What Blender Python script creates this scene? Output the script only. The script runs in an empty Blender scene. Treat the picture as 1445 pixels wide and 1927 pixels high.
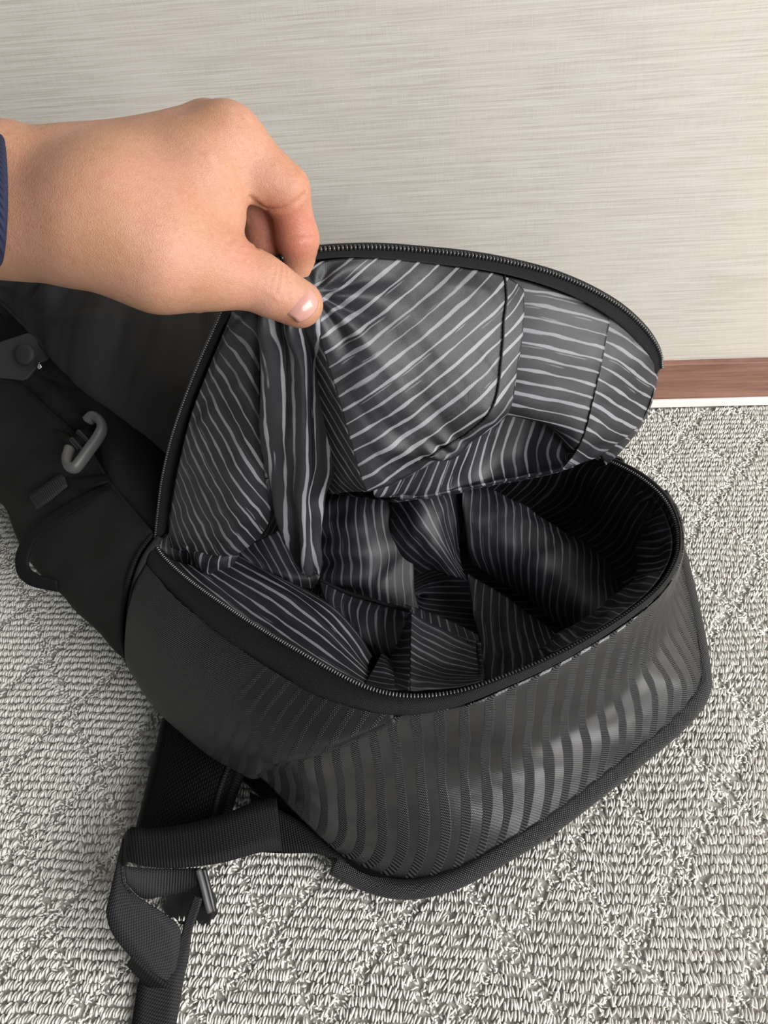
import bpy, math, random
import numpy as np
from mathutils import Matrix, Vector

random.seed(7)
RNG = np.random.default_rng(11)
SC = bpy.context.scene
COL = SC.collection

# ------------------------------------------------------------------ camera
FPX, CXP, CYP, CAMH = 1398.43, 722.5, 963.5, 0.60
AX = np.array([[0.99466074, -0.01062434, -0.10265051],      # world axes seen from the camera
               [0.05679050, -0.77417823, 0.63041487],
               [-0.08616753, -0.63287849, -0.76944134]])
cam_d = bpy.data.cameras.new('camera')
cam_d.sensor_fit = 'VERTICAL'; cam_d.sensor_height = 36.0
cam_d.lens = FPX / 1927 * 36.0
cam_d.clip_start = 0.01
cam = bpy.data.objects.new('camera', cam_d); COL.objects.link(cam)
M3 = Matrix(((AX[0, 0], -AX[0, 1], -AX[0, 2]), (AX[1, 0], -AX[1, 1], -AX[1, 2]), (AX[2, 0], -AX[2, 1], -AX[2, 2])))
cam.matrix_world = Matrix.Translation((0, 0, CAMH)) @ M3.to_4x4()
SC.camera = cam

# ------------------------------------------------------------------ light
world = bpy.data.worlds.new('world'); SC.world = world; world.use_nodes = True
bg = world.node_tree.nodes['Background']
bg.inputs[0].default_value = (0.93, 0.97, 1.0, 1); bg.inputs[1].default_value = 0.17
def area(name, loc, target, sx, sy, power, color):
    l = bpy.data.lights.new(name, 'AREA'); l.shape = 'RECTANGLE'; l.size = sx; l.size_y = sy
    l.energy = power; l.color = color
    o = bpy.data.objects.new(name, l); COL.objects.link(o)
    o.location = loc
    o.rotation_euler = (Vector(target) - Vector(loc)).to_track_quat('-Z', 'Y').to_euler()
    return o
area('window_daylight', (1.72, -0.62, 1.12), (0.0, 0.35, 0.10), 2.3, 1.25, 102, (1.0, 0.985, 0.96))
SC.view_settings.view_transform = 'Standard'
SC.view_settings.look = 'None'
SC.view_settings.exposure = 0.0
SC.view_settings.gamma = 1.0
SC.view_settings.use_curve_mapping = False

# ------------------------------------------------------------------ helpers
def P(px, py, d):
    """point seen at (px, py), d metres along the lens axis"""
    r = AX @ np.array([(px - CXP) / FPX, (py - CYP) / FPX, 1.0])
    return np.array([0, 0, CAMH]) + r * d
def PZ(px, py, z):
    r = AX @ np.array([(px - CXP) / FPX, (py - CYP) / FPX, 1.0])
    return np.array([0, 0, CAMH]) + r * ((z - CAMH) / r[2])
def pts3(row):
    out = []
    for q in row:
        if len(q) == 4: out.append(PZ(q[0], q[1], q[2]))       # (px,py,z,'z')
        else: out.append(P(*q))
    return np.array(out)

def crom(pts, n, closed=False, arc=True):
    """Catmull-Rom through pts, n samples (uniform in arc length)"""
    pts = np.asarray(pts, float)
    k = len(pts)
    if closed:
        ext = np.vstack([pts[-1], pts, pts[0], pts[1]]); segs = k
    else:
        if k == 2: 
            t = np.linspace(0, 1, n)[:, None]; return pts[0] * (1 - t) + pts[1] * t
        ext = np.vstack([2 * pts[0] - pts[1], pts, 2 * pts[-1] - pts[-2]]); segs = k - 1
    def ev(u):
        u = np.asarray(u); i = np.minimum(u.astype(int), segs - 1); t = (u - i)[:, None]
        p0, p1, p2, p3 = ext[i], ext[i + 1], ext[i + 2], ext[i + 3]
        return 0.5 * (2 * p1 + (p2 - p0) * t + (2 * p0 - 5 * p1 + 4 * p2 - p3) * t ** 2 + (3 * p1 - p0 - 3 * p2 + p3) * t ** 3)
    if not arc:
        return ev(np.linspace(0, segs, n, endpoint=not closed))
    fine = ev(np.linspace(0, segs, 40 * segs + 1))
    L = np.concatenate([[0], np.cumsum(np.linalg.norm(np.diff(fine, axis=0), axis=1))])
    tgt = np.linspace(0, L[-1], n, endpoint=not closed)
    u = np.interp(tgt, L, np.linspace(0, segs, 40 * segs + 1))
    return ev(u)

def vnoise(x, y, seed=0):
    """smooth 2-d value noise, -1..1"""
    xi = np.floor(x).astype(np.int64); yi = np.floor(y).astype(np.int64)
    fx = x - xi; fy = y - yi
    fx = fx * fx * fx * (fx * (fx * 6 - 15) + 10); fy = fy * fy * fy * (fy * (fy * 6 - 15) + 10)
    def h(a, b):
        v = np.sin(a * 127.1 + b * 311.7 + seed * 74.7) * 43758.5453
        return (v - np.floor(v)) * 2 - 1
    a = h(xi, yi) * (1 - fx) + h(xi + 1, yi) * fx
    b = h(xi, yi + 1) * (1 - fx) + h(xi + 1, yi + 1) * fx
    return a * (1 - fy) + b * fy
def wrinkle(U, V, amp, lx, ly, ang=0.0, seed=0, sharp=1.0):
    """cloth wrinkles: lx, ly = wavelength in metres across / along, rotated by ang"""
    c, s = math.cos(ang), math.sin(ang)
    x = (c * U + s * V) / lx; y = (-s * U + c * V) / ly
    n = vnoise(x, y, seed) + 0.45 * vnoise(2.1 * x, 1.7 * y, seed + 3)
    if sharp > 1: n = 1 - 2 * np.abs(n) ** (1 / sharp) if sharp > 2 else np.sign(n) * np.abs(n) ** (1 / sharp)
    return amp * n

def link(name, me, mat, parent=None):
    o = bpy.data.objects.new(name, me); COL.objects.link(o)
    if mat: me.materials.append(mat)
    if parent: o.parent = parent
    return o
def smooth(me): me.polygons.foreach_set('use_smooth', [True] * len(me.polygons))
def mesh(name, V, Fc, sm=True):
    me = bpy.data.meshes.new(name)
    V = np.asarray(V, float)
    me.from_pydata(V.tolist(), [], [list(map(int, f)) for f in Fc]); me.update()
    if sm: smooth(me)
    return me
def solid(o, th, off=0.0):
    m = o.modifiers.new('thickness', 'SOLIDIFY'); m.thickness = th; m.offset = off; m.use_quality_normals = True
    return o
def bevel(o, w, seg=2):
    m = o.modifiers.new('bevel', 'BEVEL'); m.width = w; m.segments = seg; m.limit_method = 'ANGLE'
    return o
def empty(name, loc):
    o = bpy.data.objects.new(name, None); o.empty_display_size = .05; COL.objects.link(o); o.location = loc
    return o
def tag(o, label=None, cat=None, group=None, kind=None):
    if label: o['label'] = label
    if cat: o['category'] = cat
    if group: o['group'] = group
    if kind: o['kind'] = kind
    return o
ORIGIN = {}
def child(o, root):
    """parent keeping the world place (roots are unrotated empties)"""
    o.parent = root
    o.matrix_parent_inverse = Matrix.Translation(-Vector(ORIGIN.get(root.name, (0, 0, 0))))
    return o

def grid_faces(nr, nc, wrap=False):
    r = np.arange(nr - 1)[:, None]; c = np.arange(nc if wrap else nc - 1)[None, :]
    a = r * nc + c; b = r * nc + (c + 1) % nc
    return np.stack([a, b, b + nc, a + nc], -1).reshape(-1, 4)
def patch(name, rows, mat, parent, nr=24, nc=48, ang=0.0, disp=None, th=0.0006, flip=False, uvoff=(0, 0), uvfun=None, post=None):
    """a sheet through rows of points; UVs are metres along the sheet, turned by ang"""
    R = [crom(pts3(r) if not isinstance(r, np.ndarray) else r, nc) for r in rows]
    R = np.array(R)
    G = np.stack([crom(R[:, j], nr, arc=False) for j in range(nc)], 1)      # nr x nc x 3
    dU = np.linalg.norm(np.diff(G, axis=1), axis=2); dV = np.linalg.norm(np.diff(G, axis=0), axis=2)
    U = np.concatenate([np.zeros((nr, 1)), np.cumsum(dU, 1)], 1); V = np.concatenate([np.zeros((1, nc)), np.cumsum(dV, 0)], 0)
    U = U - U[:, nc // 2:nc // 2 + 1]; V = V - V[nr // 2:nr // 2 + 1, :]
    if disp is not None:
        gu = np.gradient(G, axis=1); gv = np.gradient(G, axis=0)
        N = np.cross(gu, gv); N /= np.linalg.norm(N, axis=2, keepdims=True) + 1e-9
        eye = np.array([0, 0, CAMH]) - G
        sgn = np.sign((N * eye).sum(2).mean()); N *= sgn if sgn != 0 else 1
        S, T = np.meshgrid(np.linspace(0, 1, nc), np.linspace(0, 1, nr))
        G = G + N * disp(U, V, S, T)[..., None]
    if post is not None: G = post(G)
    Fc = grid_faces(nr, nc)
    if flip: Fc = Fc[:, ::-1]
    me = mesh(name, G.reshape(-1, 3), Fc)
    c, s = math.cos(ang), math.sin(ang)
    if uvfun is not None:
        S, T = np.meshgrid(np.linspace(0, 1, nc), np.linspace(0, 1, nr)); U = uvfun(U, V, S, T)
    uv = np.stack([c * U + s * V + uvoff[0], -s * U + c * V + uvoff[1]], -1).reshape(-1, 2)
    lay = me.uv_layers.new(name='UVMap')
    idx = np.empty(len(me.loops), np.int32); me.loops.foreach_get('vertex_index', idx)
    lay.data.foreach_set('uv', uv[idx].astype(np.float32).ravel())
    o = link(name, me, mat, None)
    if parent is not None: child(o, parent)
    if th: solid(o, th)
    return o
def tube(name, pts, r, mat, parent, n=60, seg=12, closed=False, flat=1.0, caps=True, taper=None):
    """round tube through 3-d pts; UV x runs along it"""
    C = crom(pts, n, closed)
    T = np.gradient(C, axis=0); T /= np.linalg.norm(T, axis=1, keepdims=True)
    up = np.array([0.0, 0.0, 1.0]); A = np.cross(T, up); A /= np.linalg.norm(A, axis=1, keepdims=True) + 1e-9
    B = np.cross(A, T)
    th = np.linspace(0, 2 * math.pi, seg, endpoint=False)
    rr = np.full(n, r) if taper is None else r * np.asarray(taper(np.linspace(0, 1, n)))
    V = C[:, None] + rr[:, None, None] * (A[:, None] * np.cos(th)[None, :, None] + flat * B[:, None] * np.sin(th)[None, :, None])
    Fc = grid_faces(n, seg, True).tolist()
    V = V.reshape(-1, 3)
    if closed:
        Fc += [[(n - 1) * seg + j, (n - 1) * seg + (j + 1) % seg, (j + 1) % seg, j] for j in range(seg)]
    elif caps:
        Fc += [list(range(seg))[::-1], [(n - 1) * seg + j for j in range(seg)]]
    me = mesh(name, V, Fc)
    L = np.concatenate([[0], np.cumsum(np.linalg.norm(np.diff(C, axis=0), axis=1))])
    uv = np.stack([np.repeat(L, seg), np.tile(th * r, n)], -1)
    lay = me.uv_layers.new(name='UVMap'); idx = np.empty(len(me.loops), np.int32); me.loops.foreach_get('vertex_index', idx)
    lay.data.foreach_set('uv', uv[idx].astype(np.float32).ravel())
    o = link(name, me, mat, None)
    if parent is not None: child(o, parent)
    return o
def unit_blob(seg=8, ring=4):
    V = [(0, 0, -1)]; Fc = []
    for i in range(1, ring):
        a = -math.pi / 2 + math.pi * i / ring
        for j in range(seg):
            b = 2 * math.pi * j / seg; V.append((math.cos(a) * math.cos(b), math.cos(a) * math.sin(b), math.sin(a)))
    V.append((0, 0, 1)); n = len(V) - 1
    for j in range(seg): Fc.append((0, 1 + (j + 1) % seg, 1 + j, 1 + j))
    for i in range(ring - 2):
        for j in range(seg):
            a = 1 + i * seg + j; b = 1 + i * seg + (j + 1) % seg
            Fc.append((a, b, b + seg, a + seg))
    for j in range(seg):
        a = 1 + (ring - 2) * seg + j; b = 1 + (ring - 2) * seg + (j + 1) % seg; Fc.append((a, b, n, n))
    return np.array(V), Fc
def scatter(name, tmplV, tmplF, pos, axes, mat):
    """many copies of a small template joined in one mesh. axes: N x 3 x 3 (rows are scaled local axes)"""
    V = pos[:, None, :] + np.einsum('vk,nkc->nvc', tmplV, axes)
    nv = len(tmplV); N = len(pos)
    tri = np.array([f for f in tmplF])
    Fa = (tri[None] + (np.arange(N) * nv)[:, None, None]).reshape(-1, 4)
    dup = Fa[:, 2] == Fa[:, 3]; dup2 = Fa[:, 0] == Fa[:, 1]
    me = bpy.data.meshes.new(name)
    V = V.reshape(-1, 3).astype(np.float32)
    cnt = np.where(dup, 3, 4)
    starts = np.concatenate([[0], np.cumsum(cnt)[:-1]])
    loops = np.empty(cnt.sum(), np.int32)
    for k in range(3): loops[starts + k] = Fa[:, k]
    loops[starts[~dup] + 3] = Fa[~dup, 3]
    me.vertices.add(len(V)); me.vertices.foreach_set('co', V.ravel())
    me.loops.add(len(loops)); me.loops.foreach_set('vertex_index', loops)
    me.polygons.add(len(cnt)); me.polygons.foreach_set('loop_start', starts.astype(np.int32))
    me.update(calc_edges=True); me.validate()
    smooth(me)
    return link(name, me, mat)

# ------------------------------------------------------------------ materials
class NT:
    def __init__(s, name):
        s.m = bpy.data.materials.new(name); s.m.use_nodes = True
        s.t = s.m.node_tree; s.n = s.t.nodes; s.b = s.n['Principled BSDF']
    def new(s, typ, **kw):
        nd = s.n.new(typ)
        for k, v in kw.items(): setattr(nd, k, v)
        return nd
    def set(s, sock, v):
        if isinstance(v, bpy.types.NodeSocket): s.t.links.new(v, sock)
        else:
            if hasattr(sock, 'default_value'):
                dv = sock.default_value
                if hasattr(dv, '__len__') and not isinstance(v, (tuple, list)): v = (v,) * len(dv)
                if hasattr(dv, '__len__') and len(dv) == 4 and len(v) == 3: v = (*v, 1)
                sock.default_value = v
    def P(s, **kw):
        for k, v in kw.items(): s.set(s.b.inputs[k.replace('_', ' ')], v)
    def math(s, op, a, b=0.0, c=0.0, clamp=False):
        nd = s.new('ShaderNodeMath', operation=op, use_clamp=clamp)
        s.set(nd.inputs[0], a); s.set(nd.inputs[1], b); s.set(nd.inputs[2], c); return nd.outputs[0]
    def mix(s, f, a, b):
        nd = s.new('ShaderNodeMix', data_type='RGBA'); s.set(nd.inputs[0], f); s.set(nd.inputs[6], a); s.set(nd.inputs[7], b); return nd.outputs[2]
    def uv(s):
        nd = s.new('ShaderNodeTexCoord'); return nd.outputs['UV']
    def obj(s):
        nd = s.new('ShaderNodeTexCoord'); return nd.outputs['Object']
    def xyz(s, v):
        nd = s.new('ShaderNodeSeparateXYZ'); s.set(nd.inputs[0], v); return nd.outputs
    def vec(s, x, y, z=0.0):
        nd = s.new('ShaderNodeCombineXYZ'); s.set(nd.inputs[0], x); s.set(nd.inputs[1], y); s.set(nd.inputs[2], z); return nd.outputs[0]
    def noise(s, v, scale, detail=2.0, rough=.5, out='Fac'):
        nd = s.new('ShaderNodeTexNoise'); s.set(nd.inputs['Vector'], v); s.set(nd.inputs['Scale'], scale); s.set(nd.inputs['Detail'], detail); s.set(nd.inputs['Roughness'], rough); return nd.outputs[out]
    def white(s, w):
        nd = s.new('ShaderNodeTexWhiteNoise', noise_dimensions='1D'); s.set(nd.inputs['W'], w); return nd.outputs['Value']
    def ramp(s, v, a, b, c=0.0, d=1.0):
        nd = s.new('ShaderNodeMapRange', interpolation_type='SMOOTHSTEP'); s.set(nd.inputs[0], v)
        for i, q in enumerate((a, b, c, d)): s.set(nd.inputs[1 + i], q)
        return nd.outputs[0]
    def scale(s, v, k):
        nd = s.new('ShaderNodeVectorMath', operation='MULTIPLY'); s.set(nd.inputs[0], v); s.set(nd.inputs[1], k); return nd.outputs[0]
    def bump(s, h, strength, dist, normal=None):
        nd = s.new('ShaderNodeBump'); s.set(nd.inputs['Height'], h); s.set(nd.inputs['Strength'], strength); s.set(nd.inputs['Distance'], dist)
        if normal is not None: s.set(nd.inputs['Normal'], normal)
        return nd.outputs[0]

def mat_plain(name, col, rough=.6, spec=.4, noise_sc=0, noise_amt=.1, bump_d=0.0):
    k = NT(name)
    k.P(Roughness=rough, Specular_IOR_Level=spec)
    if noise_sc:
        n = k.noise(k.obj(), noise_sc, 3)
        k.P(Base_Color=k.mix(n, tuple(c * (1 - noise_amt) for c in col), tuple(c * (1 + noise_amt) for c in col)))
        if bump_d: k.P(Normal=k.bump(n, 1.0, bump_d))
    else: k.P(Base_Color=col)
    return k.m

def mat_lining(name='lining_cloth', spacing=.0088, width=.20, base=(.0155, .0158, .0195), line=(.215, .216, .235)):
    k = NT(name); uv = k.uv(); x, y, _ = k.xyz(uv)
    wob = k.noise(k.vec(k.math('MULTIPLY', x, 30), k.math('MULTIPLY', y, 30)), 1.0, 2)
    fine = k.noise(k.vec(k.math('MULTIPLY', x, 400), k.math('MULTIPLY', y, 90)), 1.0, 2)
    xs = k.math('ADD', k.math('DIVIDE', x, spacing), k.math('MULTIPLY', k.math('SUBTRACT', wob, .5), .35))
    cell = k.math('FLOOR', xs); fr = k.math('SUBTRACT', k.math('SUBTRACT', xs, cell), .5)
    d = k.math('ABSOLUTE', k.math('ADD', fr, k.math('MULTIPLY', k.math('SUBTRACT', fine, .5), .10)))
    # line widths swell and pinch along the cloth, every line at its own place
    ph = k.math('MULTIPLY', k.white(cell), 37.0)
    seg = k.noise(k.vec(k.math('MULTIPLY', y, 26), ph), 1.0, 1)
    w = k.ramp(seg, .30, .75, width * .22, width * .78)
    m = k.math('SUBTRACT', 1.0, k.ramp(k.math('SUBTRACT', d, w), -.025, .03))
    d2 = k.math('ABSOLUTE', k.math('SUBTRACT', fr, k.math('SUBTRACT', k.math('MULTIPLY', k.white(k.math('ADD', cell, .71)), .6), .3)))
    thin = k.math('MULTIPLY', k.math('SUBTRACT', 1.0, k.ramp(d2, .02, .06)), k.ramp(k.noise(k.vec(k.math('MULTIPLY', y, 34), k.math('ADD', ph, 5.0)), 1.0, 1), .54, .62, 0, .6))
    m = k.math('MAXIMUM', m, thin)
    # every other gap is a darker shade band
    gap = k.ramp(k.noise(k.vec(k.math('MULTIPLY', y, 9), ph), 1.0, 1), .35, .65, .75, 1.45)
    wv = k.math('MULTIPLY', k.math('SINE', k.math('MULTIPLY', x, 7500.0)), k.math('SINE', k.math('MULTIPLY', y, 7500.0)))
    sc = k.new('ShaderNodeVectorMath', operation='SCALE'); k.set(sc.inputs[0], base); k.set(sc.inputs[3], gap)
    lc = k.new('ShaderNodeVectorMath', operation='SCALE'); k.set(lc.inputs[0], line); k.set(lc.inputs[3], k.ramp(k.white(k.math('ADD', cell, .37)), 0, 1, .65, 1.1))
    k.P(Base_Color=k.mix(m, sc.outputs[0], lc.outputs[0]), Roughness=.45, Specular_IOR_Level=.45)
    k.P(Normal=k.bump(k.math('ADD', k.math('MULTIPLY', wv, .25), k.noise(uv, 260, 2)), .35, .0004))
    return k.m

def mat_weave(name, base, hi, pitch=.0015, stripes=0.0, band=(.020, .020, .022), fade=None, rough=.5, dist=.0006, frac=.5, spec=.4, spec_band=None):
    """coated basket weave; stripes > 0 adds smooth printed bands of that spacing along UV y"""
    k = NT(name); uv = k.uv(); x, y, _ = k.xyz(uv)
    f = 2 * math.pi / pitch
    # offset basket dots
    row = k.math('FLOOR', k.math('DIVIDE', y, pitch / 2))
    off = k.math('MULTIPLY', k.math('MODULO', k.math('ABSOLUTE', row), 2.0), pitch / 2)
    sx = k.math('ABSOLUTE', k.math('SINE', k.math('MULTIPLY', k.math('ADD', x, off), f / 2)))
    sy = k.math('ABSOLUTE', k.math('SINE', k.math('MULTIPLY', y, f)))
    dot = k.math('MULTIPLY', sx, sy)
    n = k.noise(uv, 900, 2)
    h = k.math('ADD', dot, k.math('MULTIPLY', n, .3))
    col = k.mix(k.ramp(dot, .45, .95), base, hi)
    rg = rough
    if stripes:
        wob = k.noise(k.vec(k.math('MULTIPLY', x, 3), k.math('MULTIPLY', y, 8)), 1.0, 1)
        xs = k.math('ADD', k.math('DIVIDE', x, stripes), k.math('MULTIPLY', k.math('SUBTRACT', wob, .5), .3))
        cell = k.math('FLOOR', xs); fr = k.math('ABSOLUTE', k.math('SUBTRACT', k.math('SUBTRACT', xs, cell), .5))
        edge = k.math('MULTIPLY', k.math('SUBTRACT', k.noise(k.vec(k.math('MULTIPLY', y, 30), k.math('MULTIPLY', cell, 7.3)), 1.0, 1), .5), .25)
        m = k.math('SUBTRACT', 1.0, k.ramp(k.math('ADD', fr, edge), frac * .5 - .03, frac * .5 + .03))
        if fade is not None:
            a, b, axis, jit = fade
            q = k.math('ADD', x if axis == 'x' else y, k.math('MULTIPLY', k.math('SUBTRACT', k.white(cell), .5), jit))
            m = k.math('MULTIPLY', m, k.ramp(q, a, b))
        col = k.mix(m, col, band)
        h = k.math('MULTIPLY', h, k.math('SUBTRACT', 1.0, k.math('MULTIPLY', m, .82)))
        rg = k.math('SUBTRACT', rough, k.math('MULTIPLY', m, .06))
        if spec_band is not None: spec = k.math('ADD', spec, k.math('MULTIPLY', m, spec_band - spec))
    k.P(Base_Color=col, Roughness=rg, Specular_IOR_Level=spec, Normal=k.bump(h, .8, dist))
    return k.m

def mat_webbing(name, col, pitch=.0021, rough=.65):
    k = NT(name); uv = k.uv(); x, y, _ = k.xyz(uv)
    a = k.math('SINE', k.math('MULTIPLY', x, 2 * math.pi / pitch)); b = k.math('SINE', k.math('MULTIPLY', k.math('ADD', y, k.math('MULTIPLY', x, .6)), 2 * math.pi / (pitch * .8)))
    h = k.math('ADD', k.math('MULTIPLY', a, .6), k.math('MULTIPLY', b, .3))
    k.P(Base_Color=k.mix(k.ramp(h, -.8, .8), tuple(c * .6 for c in col), tuple(c * 1.35 for c in col)), Roughness=rough, Specular_IOR_Level=.2, Normal=k.bump(h, .7, .0004))
    return k.m

M = {}
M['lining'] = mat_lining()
M['lining_shaded'] = mat_lining('lining_cloth_shaded', spacing=.0076, width=.20, base=(.0125, .0130, .0165), line=(.105, .107, .122))  # same striped cloth, ground and lines darkened to paint in the pocket's shade
M['shell_side'] = mat_weave('coated_shell_side', (.004, .004, .0045), (.120, .120, .124), stripes=.0125, band=(.022, .023, .025), fade=(-.045, -.025, 'x', .03), rough=.48, frac=.66, spec=.3, pitch=.0018)
M['shell_bottom'] = mat_weave('coated_shell_bottom', (.004, .004, .0045), (.150, .150, .155), stripes=.0128, band=(.0105, .0105, .012), rough=.35, frac=.56, spec=.18, spec_band=.9, pitch=.0019)
M['piping'] = mat_weave('piping_cloth', (.006, .006, .0065), (.13, .13, .135), pitch=.0019, rough=.45, dist=.0007, spec=.3)
M['tape'] = mat_weave('zipper_tape_black', (.0035, .0035, .004), (.050, .050, .054), pitch=.0013, rough=.5, dist=.0006, spec=.25)
M['teeth'] = mat_plain('zipper_teeth_black', (.030, .030, .032), .22, 1.0)
M['cloth'] = mat_weave('matte_black_cloth', (.027, .0265, .027), (.038, .0375, .038), pitch=.0011, rough=.75, dist=.00025, spec=.15)
M['cloth_pocket'] = mat_weave('matte_black_pocket_cloth', (.020, .020, .020), (.028, .028, .028), pitch=.0012, rough=.78, dist=.00025, spec=.15)
M['web'] = mat_webbing('black_webbing', (.0065, .0065, .007))
M['web_grey'] = mat_webbing('dark_grey_webbing', (.024, .024, .026))
M['plastic'] = mat_plain('black_plastic', (.012, .012, .013), .35, .5)
M['hook'] = mat_plain('dark_grey_hook', (.085, .085, .086), .45, .5, 60, .1)
M['rubber'] = mat_plain('black_rubber_patch', (.020, .020, .021), .65, .4, 300, .1, .0001)
M['mesh_pad'] = mat_weave('black_air_mesh', (.0015, .0015, .002), (.010, .010, .012), pitch=.0038, rough=.85, dist=.0012, spec=.12)
M['stitch'] = mat_plain('black_thread', (.006, .006, .006), .6, .3)
M['chrome'] = mat_plain('bright_metal', (.8, .8, .8), .15, .5); 
M['chrome'].node_tree.nodes['Principled BSDF'].inputs['Metallic'].default_value = 1.0
# ------------------------------------------------------------------ setting
WALL_Y = 0.650
def box_mesh(name, lo, hi, mat, bev=0.0):
    (x0, y0, z0), (x1, y1, z1) = lo, hi
    V = [(x0, y0, z0), (x1, y0, z0), (x1, y1, z0), (x0, y1, z0), (x0, y0, z1), (x1, y0, z1), (x1, y1, z1), (x0, y1, z1)]
    Fc = [(3, 2, 1, 0), (4, 5, 6, 7), (0, 1, 5, 4), (1, 2, 6, 5), (2, 3, 7, 6), (3, 0, 4, 7)]
    o = link(name, mesh(name, V, Fc, False), mat)
    if bev: bevel(o, bev)
    return o
k = NT('woven_wallpaper'); ob = k.obj(); x, y, z = k.xyz(ob)
s1 = k.noise(k.vec(k.math('MULTIPLY', x, 9), k.math('MULTIPLY', z, 420)), 1.0, 3, .6)
s2 = k.noise(k.vec(k.math('MULTIPLY', x, 22), k.math('MULTIPLY', z, 950)), 1.0, 2, .5)
s3 = k.noise(k.vec(k.math('MULTIPLY', x, 1700), k.math('MULTIPLY', z, 60)), 1.0, 1, .5)
h = k.math('ADD', k.math('ADD', k.math('MULTIPLY', s1, .6), k.math('MULTIPLY', s2, .4)), k.math('MULTIPLY', s3, .18))
c = k.mix(k.ramp(h, .40, .74), (.500, .460, .407), (.640, .605, .555))
c = k.mix(k.ramp(k.noise(ob, 14, 1), .45, .65, 0, .25), c, (.66, .60, .55))
k.P(Base_Color=c, Roughness=.62, Specular_IOR_Level=.35, Normal=k.bump(h, .5, .0008))
M['wall'] = k.m
k = NT('brown_wood_baseboard'); x, y, z = k.xyz(k.obj())
g = k.noise(k.vec(k.math('MULTIPLY', x, 8), k.math('MULTIPLY', y, 60), k.math('MULTIPLY', z, 260)), 1.0, 4, .6)
g2 = k.noise(k.vec(k.math('MULTIPLY', x, 60), 0.0, k.math('MULTIPLY', z, 1400)), 1.0, 2, .6)
k.P(Base_Color=k.mix(k.ramp(k.math('ADD', k.math('MULTIPLY', g, .7), k.math('MULTIPLY', g2, .3)), .3, .7), (.175, .082, .058), (.330, .175, .130)), Roughness=.5)
M['brown'] = k.m
M['white_strip'] = mat_plain('white_edge_strip', (.84, .83, .80), .5, .4)
wall = box_mesh('wall_back', (-2.2, WALL_Y, 0), (2.2, WALL_Y + .1, 2.4), M['wall']); tag(wall, 'pale woven wallpaper wall with fine horizontal threads', kind='structure')
bb = box_mesh('baseboard_back', (-2.2, WALL_Y - .008, .0105), (2.2, WALL_Y - .0002, .0605), M['brown'], .0012); tag(bb, 'brown wood grain baseboard along the wall', kind='structure')
for zz, t in ((.040, .0008), (.0325, .0006)):
    gr = box_mesh('groove_bead', (-2.2, WALL_Y - .0086, zz), (2.2, WALL_Y - .0075, zz + t * 2), M['brown'], .0003); gr.parent = bb
ws = box_mesh('trim_1', (-2.2, WALL_Y - .0105, 0), (2.2, WALL_Y - .0002, .0105), M['white_strip'], .0012); tag(ws, 'thin white strip under the brown baseboard', kind='structure')

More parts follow.
